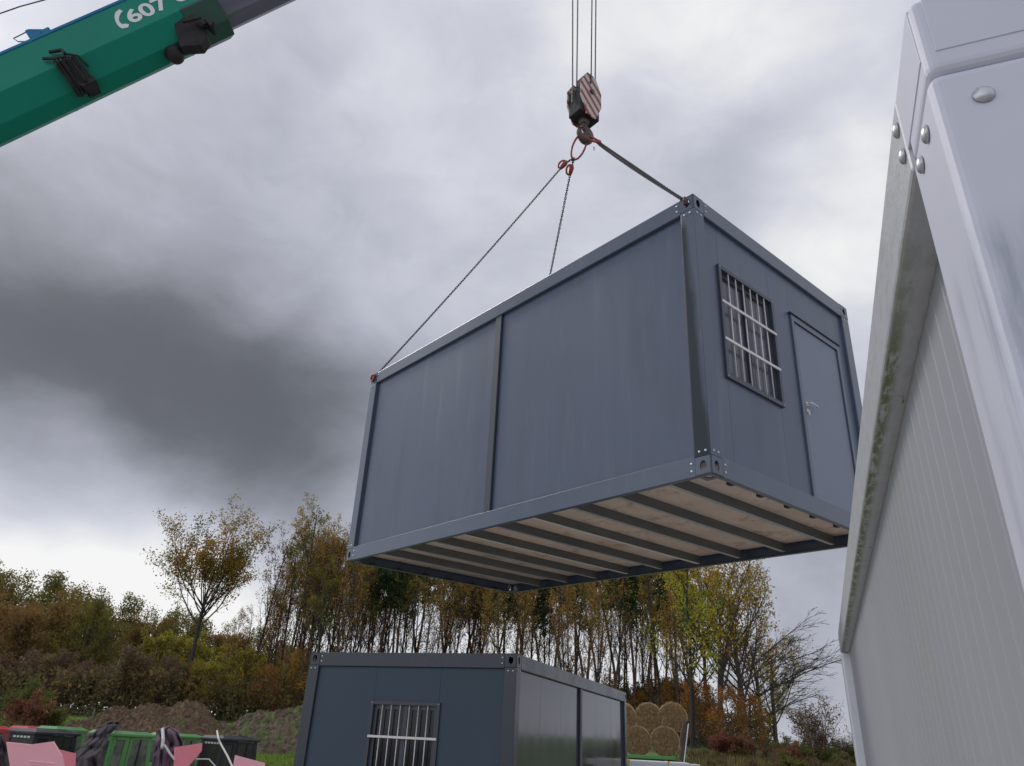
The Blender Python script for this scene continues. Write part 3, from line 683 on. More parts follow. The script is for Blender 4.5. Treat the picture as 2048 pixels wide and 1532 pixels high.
# near corner: doubled chain
s0 = rP; dA = (cA-s0)
shortener(s0-dA.normalized()*.04, dA)
c1 = MB(); link_chain(c1, s0+dA.normalized()*.12-hookpt, cA-hookpt, wr=.0065); c1.build('chain', mp_chain, sl)
c2 = MB(); link_chain(c2, s0+dA.normalized()*.10+Vector((-.02,0,-.03))-hookpt, Ap(-.03,.10,H_-.03)-hookpt, wr=.0065, sag=.03); c2.build('chain', mp_chain, sl)
m_ = MB(); m_.tube([Vector(q)-hookpt for q in (Ap(-.03,.075,H_-.02), Ap(-.035,.075,H_-.06), Ap(.03,.078,H_-.085), Ap(.06,.08,H_-.05))], [.012,.022,.02,.01], 8); m_.build('end_hook', mp_hook, sl, smooth=True)
for tgt, sx_ in ((cL, (1130,327)), (cK, (1143,335))):
    s0 = at(sx_[0], sx_[1], 8.92); dd = (tgt-s0).normalized()
    c0 = MB(); link_chain(c0, ringB-hookpt, s0-hookpt, wr=.009, pitch=.045); c0.build('connecting_links', mp_chain, sl)
    cc = MB(); link_chain(cc, s0+dd*.12-hookpt, tgt-hookpt, wr=.0065, sag=.05 if tgt is cL else .02)
    shortener(s0-dd*.05, dd); cc.build('chain', mp_chain, sl)
m_ = MB(); m_.ring([Vector(p)-hookpt for p in oval(Ap(-.02,LC_-.06,H_-.065), A_y, A_z, .045, .055, 16)], .014, 8); m_.build('end_hook', mp_redsteel, sl, smooth=True)
tg_ = s0 = at(1188, 296, 8.88); MB().box(tuple(tg_-hookpt+Vector((-.012,-.002,-.05))), tuple(tg_-hookpt+Vector((.012,.002,.03)))).build('load_tag', mp_strap, sl)

# ------------------------------------------------------------------ crane boom
def atdepth(px, py, d):
    r = ray(px, py); return CAM+r*(d/r.dot(_f))
BP = atdepth(0, 205, 12.0); bx_ = (TIP-BP).normalized(); bs = bx_.cross(Vector((0,0,1))).normalized(); bu = bs.cross(bx_).normalized()
# local axes: x along the boom, y = -bs (away), z = up
Mboom = basis(BP, bx_, -bs, bu)
boom = empty('crane_boom', label='green telescopic crane boom with a white phone number reaching in from the upper left', cat='crane', mat=Mboom)
Minv = Mboom.inverted()
def on_side(px, py, s=.43):            # boom-local point where a sight line meets the side face
    o = BP+bs*s; d = ray(px, py); t = (o-CAM).dot(bs)/d.dot(bs); return Minv @ (CAM+d*t)
def sect(k=1.0, dz=0.0):
    P = [(.43,.43),(.43,-.38),(.15,-.68),(-.15,-.68),(-.43,-.38),(-.43,.43),(-.40,.46),(.40,.46)]
    return [(-s*k, u*k+dz) for s, u in P]
xe = on_side(420, 20).x+.22
def section(x0, x1, k, dz, mat, nm, bevel=.012):
    return MB().prism([(x0,y,z) for y, z in sect(k,dz)], (1,0,0), x1-x0).build(nm, mat, boom, bevel)
section(-9, xe, 1.0, 0, mp_green, 'base_section')
section(xe-.2, xe+6, .86, .02, mp_boomgrey, 'inner_section')
section(xe+5.8, (TIP-BP).length-.2, .74, .03, mp_boomgrey, 'fly_section')
MB().box((-9,-.445,.40),(xe,-.40,.468)).build('top_rim', mp_bluerim, boom, .01)
# end collar with guide pads
MB().prism([(xe-.62,y,z) for y, z in [(-.442,-.34),(-.442,-.39),(-.155,-.70),(.155,-.70),(.442,-.39),(.442,-.34)]],(1,0,0),.66).build('end_collar', mp_dkgreen, boom, .012)
xo = xe; xe = xe-.62
cl = MB(); cl.prism([(xe-.20,-.34,-.46),(xe-.36,-.20,-.86),(xe-.05,-.16,-1.00),(xe+.12,-.20,-.94),(xe+.22,-.30,-.66),(xe+.12,-.37,-.44)],(0,1,0),.18); cl.box((xe+.10,-.34,-.80),(xe+.24,-.28,-.66)); cl.box((xe+.2,-.30,-.80),(xe+.36,-.22,-.74)); cl.box((xe+.24,-.36,-.92),(xe+.30,-.14,-.70))
cl.tube([(xe-.1,-.40,-.62),(xe+.2,-.40,-.72)], .03, 8)
cl.build('guide_block', mp_dark, boom, .02)
MB().disc((xe-.46,-.02,-.69),(-.1,.1,-1),.16,.22,20,1).build('buffer_pad', mp_dark, boom, smooth=True)
cf = MB()
cf.box((xe-.75,-.60,-.62),(xe-.55,-.44,.30)) if False else None
xe = xo
# hose and latch clamp hanging on the lower chamfer
q0 = on_side(128, 118); cx0 = q0.x
br = MB(); rnd = random.Random(4)
prof = [(-.44,-.30),(-.47,-.40),(-.22,-.69),(-.02,-.72)]
for k in range(7):
    dx = -.14+k*.045+rnd.uniform(-.02,.02); th = rnd.uniform(.05,.085)
    pts = [(cx0+dx, y-rnd.uniform(0,.05), z-rnd.uniform(.0,.05)) for y, z in prof]
    br.tube(pts, [rnd.uniform(.015,.035) for _ in pts], 5)
br.prism([(cx0-.16,-.45,-.36),(cx0+.16,-.45,-.36),(cx0+.20,-.20,-.70),(cx0-.04,-.20,-.72)],(0,-.6,-.6),.06)
br.prism([(cx0-.02,-.25,-.70),(cx0+.22,-.25,-.70),(cx0+.18,-.02,-.73),(cx0+.02,-.02,-.73)],(0,0,-1),.10)
for k in range(4):
    x = cx0-.02+.06*k; br.prism([(x,-.05,-.72),(x+.04,-.05,-.72),(x+.01,-.02,-.86)],(0,1,0),.05)
br.tube([(cx0-.26,-.48,-.16),(cx0-.12,-.50,-.30),(cx0+.04,-.50,-.36)], .028, 6); br.tube([(cx0-.12,-.48,-.08),(cx0+.05,-.50,-.18),(cx0+.06,-.50,-.30)], .03, 6); br.tube([(cx0+.06,-.50,-.3),(cx0+.20,-.47,-.42),(cx0+.24,-.35,-.58)], .02, 6)
br.build('clamp_bracket', mp_dark, boom)
for x in (-2.2, .9, 3.1):
    if x < xe: MB().prism([(x,y,z) for y, z in sect(1.006,0)], (1,0,0), .05).build('weld_band', mp_green, boom, .006)
# small lamp bracket on top of the boom
q1 = on_side(75, 78)
lb = MB(); lb.prism([(q1.x-.10,-.42,.46),(q1.x+.20,-.42,.46),(q1.x+.16,-.42,.60),(q1.x-.02,-.42,.74),(q1.x-.08,-.42,.74)],(0,1,0),.12); lb.tube([(q1.x-.05,-.40,.72),(q1.x-.30,-.40,.70),(q1.x-.27,-.40,.58),(q1.x-.12,-.40,.47)], .010, 6); lb.box((q1.x+.12,-.44,.46),(q1.x+.26,-.34,.56))
lb.build('rope_guide', mp_bluerim, boom, .004)
# lettering
def text_mesh(txt, size, offset):
    cu = bpy.data.curves.new('t', 'FONT'); cu.body = txt; cu.size = size; cu.offset = offset; cu.extrude = .003; cu.resolution_u = 6
    ob = bpy.data.objects.new('t', cu); COL.objects.link(ob); dg = bpy.context.evaluated_depsgraph_get(); dg.update()
    me = bpy.data.meshes.new_from_object(ob.evaluated_get(dg)); bpy.data.objects.remove(ob); bpy.data.curves.remove(cu); return me
pa = on_side(905/3.4133, 160/3.4133)
me = text_mesh('607 60', .48, .012); me.materials.clear(); me.materials.append(mp_letter)
lo = bpy.data.objects.new('phone_number', me); COL.objects.link(lo); lo.parent = boom
lo.matrix_local = basis((pa.x-.02, -.434, pa.z), (1,0,0), (.0,0,1), (0,-1,0))
pi_ = on_side(833/3.4133, 132/3.4133)
ico = []
for k in range(11):
    t = R(112+k*13.6); ico.append((.10*math.cos(t)+.04+.05*math.sin(t), .24*math.sin(t)))
inn = [(x+.06, y*.62) for x, y in ico][::-1]
pts = ico+[(.04,-.25),(.085,-.19),(.05,-.145)]+inn[1:-1]+[(.10,.145),(.15,.17),(.13,.25)]
MB().prism([(pi_.x+x-.05,-.4335,pi_.z+z) for x, z in pts],(0,-1,0),.003).build('phone_symbol', mp_letter, boom)
# rope running above the boom
wr_ = empty('winch_rope', atdepth(0,28,12.5), 'thin dark rope running above the green boom in the top left corner', 'rope')
P0 = [atdepth(x,y,12.5)-wr_.location for x, y in ((-160,78),(0,27),(40,13),(88,0),(180,-24),(420,-80))]
MB().tube(P0, .011, 6).build('rope_strand', mp_rope, wr_)

# ------------------------------------------------------------------ trees
rng = random.Random(11)
def rv(r): 
    while True:
        v = Vector((r.uniform(-1,1), r.uniform(-1,1), r.uniform(-1,1)))
        if .05 < v.length < 1: return v.normalized()
def make_tree(seed, H, base, limbs, maxlev=3, kids=(6,5), ang=(35,38,40), ratio=(.5,.5,.45), r0=.18, trunk_top=.95, up=.06, wob=.12, leaves=3, lsize=.2, spread=.3, pal=(), wind=Vector((0,0,0)), trunk_lean=Vector((0,0,0)), leaf_from=.3, stems=1, leafmask=None, twig=.010, limb_len=None, planar=1.0):
    r = random.Random(seed); wood = MB(); crown = MB(); lp = []
    def limb(p, d, Ln, rad, lev):
        n = max(3, int(Ln/(.9 if lev == 0 else .55)))
        if lev >= 2: n = 3
        pts = [p.copy()]; rs = [rad]
        for i in range(n):
            w_ = wob*(.35 if lev == 0 else 1)
            d = (d+rv(r)*w_+Vector((0,0,1))*up*(0 if lev == 0 else 1)+wind*(.3*lev)).normalized()
            p = p+d*(Ln/n); pts.append(p.copy()); rs.append(max(twig*.6, rad*(1-.72*(i+1)/n)))
        wood.tube(pts, rs, 7 if lev == 0 else (4 if lev == 1 else 3), cap=False)
        if lev < maxlev:
            k = limbs if lev == 0 else kids[min(lev-1, len(kids)-1)]
            t0 = base if lev == 0 else .25
            for j in range(k):
                t = t0+(trunk_top-t0)*((j+r.random()*.8)/k) if lev == 0 else t0+(1-t0)*((j+r.random())/k)
                f = t*n; i = min(int(f), n-1); q = pts[i].lerp(pts[i+1], f-i); dd = (pts[i+1]-pts[i]).normalized()
                side = dd.cross(rv(r)).normalized(); a = R(ang[min(lev, len(ang)-1)]*r.uniform(.7,1.25))
                cd = (dd*math.cos(a)+side*math.sin(a)).normalized()
                rt = ratio[min(lev, len(ratio)-1)]*r.uniform(.7,1.15)
                base_len = (limb_len if (limb_len and lev == 0) else Ln*rt)
                if lev == 0 and limb_len: base_len *= r.uniform(.65,1.1)*(1.15-.55*(t-t0)/(max(.01,trunk_top-t0)))
                if lev > 0: base_len *= (1.1-.5*t)
                limb(q, cd, base_len, max(twig, rs[i]*(.5 if lev == 0 else .5)), lev+1)
        if lev >= max(1, maxlev-1):
            for i in range(1, len(pts)):
                if i/len(pts) >= leaf_from: lp.append(pts[i])
    for s in range(stems):
        d = Vector((0,0,1))+trunk_lean+(Vector((r.uniform(-.22,.22), r.uniform(-.22,.22), 0)) if stems > 1 else Vector((0,0,0)))
        limb(Vector((r.uniform(-.3,.3)*(stems > 1), r.uniform(-.3,.3)*(stems > 1), -.3)), d.normalized(), H*(.82 if stems > 1 and s else 1), r0*(.8 if s else 1), 0)
    for p in lp:
        if leafmask and not leafmask(p, r): continue
        hue = r.random(); nn = noise.noise(p*.45)*.5+.5
        for k in range(leaves):
            c = p+rv(r)*spread*r.random()**.5*1.2; s = lsize*r.uniform(.6,1.25)
            a = rv(r); b = a.cross(rv(r)).normalized()
            ci = min(len(pal)-1, max(0, int((nn*1.3-.15+r.uniform(-.22,.22))*len(pal)))); col = pal[ci]; m_ = r.uniform(.75,1.2)
            col = (min(.5,col[0]*m_*1.85), min(.5,col[1]*m_*1.8), col[2]*m_*1.8)
            crown.add([c-a*s*.5, c+b*s*.28, c+a*s*.5, c-b*s*.28], [(0,1,2,3)], col)
    return wood, crown
GRN = [(.055,.085,.02),(.08,.12,.025),(.11,.14,.03)]
def mkproto(name, bark, **k):
    wood, crown = make_tree(**k)
    return (name, wood.mesh('trunk', bark), crown.mesh('crown', mp_leaf) if crown.f else None)
OLV=(.10,.095,.028); YEL=(.30,.20,.03); ORG=(.24,.125,.03); BRN=(.15,.095,.045); GR=(.06,.09,.022); DGR=(.022,.045,.022); RST=(.17,.085,.04); YG=(.19,.19,.03); LBR=(.20,.13,.06)
PR = {}
PR['oak'] = mkproto('oak_tree', mp_barkd, seed=3, H=9.6, base=.78, limbs=20, kids=(9,6), ang=(48,36,42), limb_len=7.8, ratio=(1,.46,.42), r0=.27, up=.10, wob=.10, leaves=4, lsize=.18, spread=.40, pal=[GR,OLV,(.17,.12,.03),(.22,.13,.03),(.24,.12,.03)], leaf_from=.25, trunk_top=1.0)
PR['slim0'] = mkproto('slender_tree', mp_barkd, seed=21, H=19.5, base=.34, limbs=24, kids=(5,4), ang=(30,36,42), limb_len=5.2, ratio=(1,.42,.45), r0=.15, up=.13, wob=.10, leaves=2, lsize=.20, spread=.32, pal=[OLV,(.17,.12,.03),(.22,.14,.035),(.24,.15,.05)], leafmask=lambda p, r: r.random() < (p.z-7)/8)
PR['slim1'] = mkproto('slender_tree', mp_barkb, seed=22, H=18.0, base=.30, limbs=24, kids=(6,4), ang=(26,36,42), limb_len=5.2, ratio=(1,.40,.45), r0=.12, up=.15, wob=.13, leaves=2, lsize=.20, spread=.30, pal=[(.18,.13,.03),(.24,.15,.04),(.20,.11,.04),(.24,.16,.07)], leafmask=lambda p, r: r.random() < (p.z-5)/10)
PR['slim2'] = mkproto('slender_tree', mp_barkg, seed=23, H=20.5, base=.45, limbs=24, kids=(6,4), ang=(36,36,42), limb_len=4.9, ratio=(1,.45,.45), r0=.17, up=.10, wob=.12, leaves=3, lsize=.21, spread=.33, pal=[GR,OLV,(.15,.13,.03),YG,(.20,.13,.03)], leafmask=lambda p, r: r.random() < (p.z-6)/9)
PR['slim3'] = mkproto('slender_tree', mp_barkd, seed=24, H=16.0, base=.18, limbs=22, kids=(5,3), ang=(30,36,42), limb_len=3.6, ratio=(1,.45,.45), r0=.09, up=.16, wob=.15, leaves=2, lsize=.19, spread=.28, pal=[BRN,LBR,RST,ORG], leafmask=lambda p, r: r.random() < .45)
PR['pine0'] = mkproto('pine_tree', mp_barkp, seed=31, H=19.0, base=.66, limbs=22, kids=(5,3), ang=(68,45,45), limb_len=2.6, ratio=(1,.5,.45), r0=.19, up=.05, wob=.16, leaves=7, lsize=.26, spread=.30, pal=[DGR,(.03,.055,.024),(.045,.07,.03)])
PR['pine1'] = mkproto('pine_tree', mp_barkp, seed=32, H=17.5, base=.55, limbs=26, kids=(4,3), ang=(75,45,45), limb_len=2.3, ratio=(1,.5,.45), r0=.16, up=.03, wob=.2, leaves=5, lsize=.25, spread=.28, pal=[DGR,(.03,.055,.024),(.045,.07,.03)])
PR['dense0'] = mkproto('woodland_tree', mp_barkd, seed=41, H=11.5, base=.16, limbs=24, kids=(7,6), ang=(52,42,45), limb_len=5.6, ratio=(1,.48,.45), r0=.24, up=.07, wob=.16, leaves=4, lsize=.26, spread=.55, pal=[(.07,.07,.025),OLV,(.11,.11,.03),(.14,.11,.035)])
PR['dense1'] = mkproto('woodland_tree', mp_barkd, seed=42, H=10.5, base=.16, limbs=24, kids=(7,6), ang=(52,42,45), limb_len=5.4, ratio=(1,.48,.45), r0=.22, up=.07, wob=.16, leaves=4, lsize=.26, spread=.55, pal=[(.10,.09,.03),(.15,.105,.04),(.17,.105,.04),BRN])
PR['dense2'] = mkproto('woodland_tree', mp_barkb, seed=43, H=8.5, base=.10, limbs=20, kids=(6,5), ang=(50,42,45), limb_len=4.0, ratio=(1,.5,.45), r0=.16, up=.08, wob=.16, leaves=3, lsize=.30, spread=.42, pal=[OLV,(.14,.13,.03),YG,(.24,.17,.03)])
PR['thicket'] = mkproto('thicket_tree', mp_barkb, seed=51, H=7.5, base=.05, limbs=16, kids=(6,4), ang=(32,36,40), limb_len=4.0, ratio=(1,.5,.5), r0=.07, up=.12, wob=.2, leaves=2, lsize=.26, spread=.5, pal=[(.08,.06,.045),(.12,.08,.055),(.11,.09,.045),(.15,.10,.055)], stems=4, twig=.02, leaf_from=0)
PR['vase'] = mkproto('oak_tree', mp_barkb, seed=61, H=8.2, base=.30, limbs=14, kids=(7,5), ang=(46,36,40), limb_len=5.6, ratio=(1,.46,.45), r0=.20, up=.09, wob=.12, leaves=3, lsize=.17, spread=.3, pal=[OLV,(.19,.14,.03),(.25,.16,.03),(.28,.15,.035)], leafmask=lambda p, r: r.random() < .9)
PR['golden'] = mkproto('golden_tree', mp_barkd, seed=62, H=10.5, base=.30, limbs=22, kids=(6,4), ang=(46,40,45), limb_len=3.1, ratio=(1,.5,.5), r0=.14, up=.07, wob=.15, leaves=4, lsize=.17, spread=.28, pal=[GR,YG,(.24,.20,.03),YEL], leafmask=lambda p, r: r.random() < .75)
PR['beech'] = mkproto('small_beech', mp_barkb, seed=64, H=6.5, base=.15, limbs=16, kids=(6,4), ang=(45,42,45), limb_len=2.4, ratio=(1,.5,.5), r0=.08, up=.08, wob=.18, leaves=2, lsize=.18, spread=.3, pal=[OLV,BRN,LBR,(.16,.10,.035)])
PR['orange'] = mkproto('small_beech', mp_barkb, seed=63, H=6.0, base=.10, limbs=18, kids=(6,4), ang=(50,42,45), limb_len=2.4, ratio=(1,.5,.5), r0=.09, up=.06, wob=.16, leaves=3, lsize=.17, spread=.3, pal=[OLV,BRN,ORG,(.22,.13,.035)])
PR['bare'] = mkproto('bare_tree', mp_barkd, seed=71, H=5.2, base=.45, limbs=9, kids=(9,7), ang=(50,26,30), limb_len=6.4, ratio=(1,.42,.5), r0=.20, up=.0, wob=.09, leaves=1, lsize=.14, spread=.1, pal=[ORG], leafmask=lambda p, r: r.random() < .02, wind=Vector((.16,.0,.02)), trunk_lean=Vector((.05,0,0)), trunk_top=1.0, twig=.013)
PR['bush'] = mkproto('shrub', mp_barkb, seed=81, H=1.7, base=.05, limbs=10, kids=(6,4), ang=(45,42,45), limb_len=1.3, ratio=(1,.5,.5), r0=.03, up=.05, wob=.2, leaves=4, lsize=.10, spread=.16, pal=[(.06,.075,.025),(.09,.095,.03),(.14,.115,.05)], stems=3, twig=.006)
PR['redbush'] = mkproto('shrub', mp_barkb, seed=82, H=1.8, base=.05, limbs=10, kids=(6,4), ang=(45,42,45), limb_len=1.4, ratio=(1,.5,.5), r0=.03, up=.05, wob=.2, leaves=4, lsize=.11, spread=.16, pal=[(.10,.05,.03),(.15,.07,.045),(.17,.10,.06)], stems=3, twig=.006)
PR['twigbush'] = mkproto('shrub', mp_barkb, seed=83, H=2.3, base=.08, limbs=12, kids=(5,4), ang=(34,40,45), limb_len=1.5, ratio=(1,.5,.5), r0=.03, up=.08, wob=.2, leaves=1, lsize=.09, spread=.12, pal=[(.10,.07,.04),(.14,.10,.05)], stems=4, twig=.007)
first = {}
SH = {'slim0':22.3,'slim1':22.0,'slim2':24.0,'slim3':18.5,'pine0':19.5,'pine1':18}
def tall(kind, D, k=1.0): return (1.6+.272*D-2.6)/SH[kind]*k
def plant(kind, px, D, s=1.0, rz=None, label=None, cat=None, group=None, dz=0, sz=None):
    nm, tm, cm = PR[kind]
    P = at(px, hor_y(px), D); z = terr(P.x, P.y)+dz
    o = empty(nm, (P.x,P.y,z), label, cat, group); o.rotation_euler = (0,0,rz if rz is not None else rng.uniform(0,6.28)); o.scale = (s,s,sz or s*rng.uniform(.95,1.06))
    t = bpy.data.objects.new('trunk', tm); COL.objects.link(t); t.parent = o
    if cm: c = bpy.data.objects.new('crown', cm); COL.objects.link(c); c.parent = o
    return o
plant('oak', 353, 60, .96, 1.0, 'tall vase shaped oak against the sky, left of the slender trees', 'tree', dz=-.9)
# woods on the left: rounded autumn crowns
G1 = 'rounded autumn trees of the wood on the left'
for k, (px, D, s, kd) in enumerate([(-90,95,1.1,'dense0'),(-20,100,1.15,'dense0'),(50,92,1.12,'dense0'),(100,105,1.25,'dense1'),(140,90,1.02,'dense0'),(190,100,1.0,'dense1'),(235,95,.88,'dense1'),
        (275,100,.9,'dense0'),(310,92,.82,'dense0'),(345,100,.9,'dense0'),(385,96,.85,'dense1'),(430,100,.9,'dense1'),(470,104,.85,'dense0'),(0,76,.72,'dense1'),(60,78,.8,'dense1'),(125,74,.7,'dense0'),(330,70,.75,'dense2'),(270,72,.72,'dense2'),
        (380,74,.7,'dense2'),(430,70,.62,'dense2'),(480,74,.66,'dense2'),(530,70,.6,'dense2'),(580,74,.6,'dense1'),(620,72,.55,'dense2'),(-60,80,.8,'dense1'),(690,80,.55,'dense1'),(520,100,.8,'dense0'),(570,98,.75,'dense1'),(630,102,.7,'dense0')]):
    lab = {'dense0':'olive green rounded tree in the wood on the left behind the earth mounds', 'dense1':'brown and rust rounded tree in the wood on the left behind the earth mounds', 'dense2':'yellow green bushy tree at the foot of the wood on the left'}[kd]
    plant(kd, px, D, s*(.90 if px < 160 and D > 85 else .98), label=lab, cat='tree', group=G1, dz=-.8)
for px in list(range(-60, 360, 26)):
    plant('thicket', px+rng.uniform(-8,8), rng.uniform(54,66), rng.uniform(.28,.46), label='grey brown leafless thicket at the edge of the wood above the parked cabs', cat='thicket', group='leafless thicket along the wood edge')
# tall thin stand behind both containers
G2 = 'slender trees of the tall stand behind the containers'
kinds = ['slim0','slim1','slim2','slim3','slim1','slim3','slim0']
labs = {'slim0':'slender dark trunked tree with olive leaves in the tall stand behind the containers','slim1':'slender brown trunked tree with few rusty leaves in the tall stand behind the containers',
        'slim2':'slender mossy trunked tree with a green yellow top in the tall stand behind the containers','slim3':'thin twiggy tree with brown leaves in the tall stand behind the containers'}
for px, D, s, kd in ((430,62,.60,'slim1'),(455,60,.66,'slim3'),(478,58,.92,'slim0'),(500,63,.7,'slim3'),(525,60,.72,'slim1'),(548,58,1.0,'slim2'),(572,62,.95,'slim0')):
    plant(kd, px, D, s*.69, label=labs[kd], cat='tree', group=G2)
for px, D, k in ((512,60,.86),(526,64,.92),(540,58,.97),(552,62,1.0),(563,58,.98),(576,63,1.03),(585,57,1.02),(592,60,1.04),(603,57,1.03),(618,62,1.06),(630,56,1.0),(642,60,1.05),(655,64,1.04),(668,58,1.06),(684,60,1.02),(700,57,1.05),(720,62,1.03)):
    kd = ('slim0','slim2','slim1')[int(px) % 3]; plant(kd, px, D, tall(kd, D, k*.95), label=labs[kd], cat='tree', group=G2)
px = 590; k = 0
while px < 1400:
    kd = kinds[k % 7]; D = rng.uniform(48,72); plant(kd, px+rng.uniform(-6,6), D, tall(kd, D, rng.uniform(.86,1.0)), label=labs[kd], cat='tree', group=G2)
    px += rng.uniform(10,17); k += 1
G3 = 'pines with reddish trunks behind the containers'
for px in list(range(740, 1400, 24)):
    kd = rng.choice(['pine0','pine1']); D = rng.uniform(58,80); plant(kd, px+rng.uniform(-9,9), D, tall(kd, D, rng.uniform(.85,1.0)), label='straight pine with a bare reddish trunk in the stand behind the lower container', cat='tree', group=G3)
for px in list(range(440, 1420, 30)):
    plant(rng.choice(['orange','beech','beech']), px+rng.uniform(-12,12), rng.uniform(52,64), rng.uniform(.35,.75), label='small brown leaved beech in the undergrowth of the tall stand', cat='tree', group='small beeches in the undergrowth')
for px in list(range(360, 760, 17)):
    plant('dense2', px+rng.uniform(-8,8), rng.uniform(56,68), rng.uniform(.32,.52), label='low yellow green bushy tree in the undergrowth left of the lower container', cat='tree', group='low bushy trees in the undergrowth', dz=-.4)
for px in list(range(760, 1420, 26)):
    plant('thicket', px+rng.uniform(-8,8), rng.uniform(60,74), rng.uniform(.4,.6), label='brown twiggy thicket between the trunks behind the lower container', cat='thicket', group='thickets between the trunks', dz=-.3)
# right hand group
plant('vase', 1443, 48, 1.0, .4, 'left one of two forked oaks at the right wood edge, thin orange leaves', 'tree', sz=1.12)
plant('vase', 1500, 50, 1.05, 2.6, 'right one of two forked oaks at the right wood edge, spreading ochre crown', 'tree', sz=1.2)
plant('golden', 1385, 44, 1.05, label='yellow green tree rising right of the straw bales', cat='tree', dz=-.3)
plant('golden', 1420, 52, 1.1, label='taller golden tree just behind and right of the straw bales', cat='tree')
plant('golden', 1552, 46, .42, label='low yellow green young tree at the right end of the wood edge', cat='tree')
plant('vase', 1535, 54, .82, 4.0, label='lower oak with orange side branches behind the leafless tree', cat='tree')
plant('vase', 1556, 52, .72, 1.2, 'outermost small oak with orange leaves under the leafless branches', 'tree')
plant('bare', 1478, 46, 1.0, -.05, 'leafless tree with long branches blown out to the right against the grey sky', 'tree', sz=1.0)
plant('bare', 1500, 44, .62, .0, 'smaller leafless tree with low arching branches below the larger bare one', 'tree', sz=.6)
for px, D, s in ((1470,42,.55),(1510,43,.5),(1440,44,.6),(1400,45,.6)):
    plant('orange', px, D, s, label='low rust coloured beech at the foot of the oaks on the right', cat='tree', group='low rust beeches under the oaks')
plant('twigbush', 1640, 36, 1.0, label='bare twiggy shrub beside the white container post', cat='shrub')
k = 0
for px in range(1385, 1760, 20):
    for D in (31, 36):
        plant('bush' if (k % 3) else 'twigbush', px+rng.uniform(-8,8), D+rng.uniform(-1.5,1.5), rng.uniform(.32,.5)*(1.15 if px > 1560 else .6), label='green brown shrub in the scrub between the bales and the white container', cat='shrub', group='scrub right of the bales'); k += 1
for px, D, s in ((1450,37,.6),(1485,37,.55),(1580,34,.5)):
    plant('redbush', px, D, s, label='rust red shrub in the scrub below the oaks', cat='shrub', group='rust red shrubs below the oaks')
plant('redbush', 52, 34, .7, label='pinkish rust shrub above the red cab at the left edge', cat='shrub')
plant('bush', 95, 34, .6, label='green leafy shrub right of the pinkish rust shrub', cat='shrub')
plant('bush', 40, 38, .8, label='pale green shrub behind the pinkish rust shrub', cat='shrub')

# undergrowth along the wood edge
ug = MB(); r = random.Random(77)
for _ in range(46000):
    px = r.uniform(-160, 1560); D = r.uniform(52, 70); P = at(px, hor_y(px), D); z = terr(P.x, P.y)
    n_ = noise.noise(Vector((P.x*.30, P.y*.30, 2)))*.5+.5; top = 1.0+2.8*n_*(1.0 if px < 760 else .75)
    c = Vector((P.x, P.y, z+top*r.random()**1.2)); a = rv(r); b = a.cross(rv(r)).normalized(); s_ = r.uniform(.12,.34)
    n2 = noise.noise(Vector((P.x*.5, P.y*.5, 9)))*.5+.5+r.uniform(-.15,.15)
    col = ((.06,.047,.033),(.085,.065,.04),(.10,.09,.04),(.14,.10,.045),(.18,.10,.045))[min(4, max(0, int(n2*5)))]; m_ = r.uniform(.7,1.3)
    ug.add([c-a*s_*.5, c+b*s_*.28, c+a*s_*.5, c-b*s_*.28], [(0,1,2,3)], tuple(v*m_*1.3 for v in col))
o = ug.build('undergrowth', mp_leaf); tag(o, 'dark tangled undergrowth along the foot of the wood', 'undergrowth', kind='stuff')

# ------------------------------------------------------------------ earth heaps
def heap(name, pxs, D, prof, depth, mat, label, seed):
    mb = MB(); nx, ny = 240, 90
    a = at(pxs[0], hor_y(pxs[0]), D); b = at(pxs[1], hor_y(pxs[1]), D); wd = (b-a); wd.z = 0; fwd = Vector((-wd.y, wd.x, 0)).normalized()
    for i in range(nx+1):
        u = i/nx
        h = 0
        for (u0, h0), (u1, h1) in zip(prof, prof[1:]):
            if u0 <= u <= u1: t = (u-u0)/(u1-u0); t = t*t*(3-2*t); h = h0+(h1-h0)*t
        for j in range(ny+1):
            v = j/ny; P = a+wd*u+fwd*((v-.5)*depth); q = Vector((P.x*1.1+seed, P.y*1.1, 0))
            sh = math.sin(math.pi*v)**.7
            z = terr(P.x, P.y)-.15+(h+.15)*sh*(1+.12*noise.noise(q*1.0))+sh*(.12*noise.noise(q*2)+.16*abs(noise.noise(q*4))+.12*noise.noise(q*8)+.07*noise.noise(q*17))*(h > 0 and 1)
            mb.v.append((P.x, P.y, z))
    for i in range(nx):
        for j in range(ny): mb.f.append((i*(ny+1)+j, (i+1)*(ny+1)+j, (i+1)*(ny+1)+j+1, i*(ny+1)+j+1))
    o = mb.build(name, mat); tag(o, label, 'earth heap'); return o
heap('earth_heap', (100,452), 33, [(0,0),(.12,.45),(.35,1.0),(.62,1.12),(.72,1.38),(.82,1.25),(.92,.8),(1,.3)], 5, mp_earth, 'brown heap of dug earth behind the green cabs', 3)
heap('earth_heap', (395,860), 33, [(0,.3),(.1,.7),(.25,1.15),(.5,1.35),(.8,1.0),(1,0)], 5, mp_earth2, 'weedy heap of earth with green tufts, left of the lower container', 9)

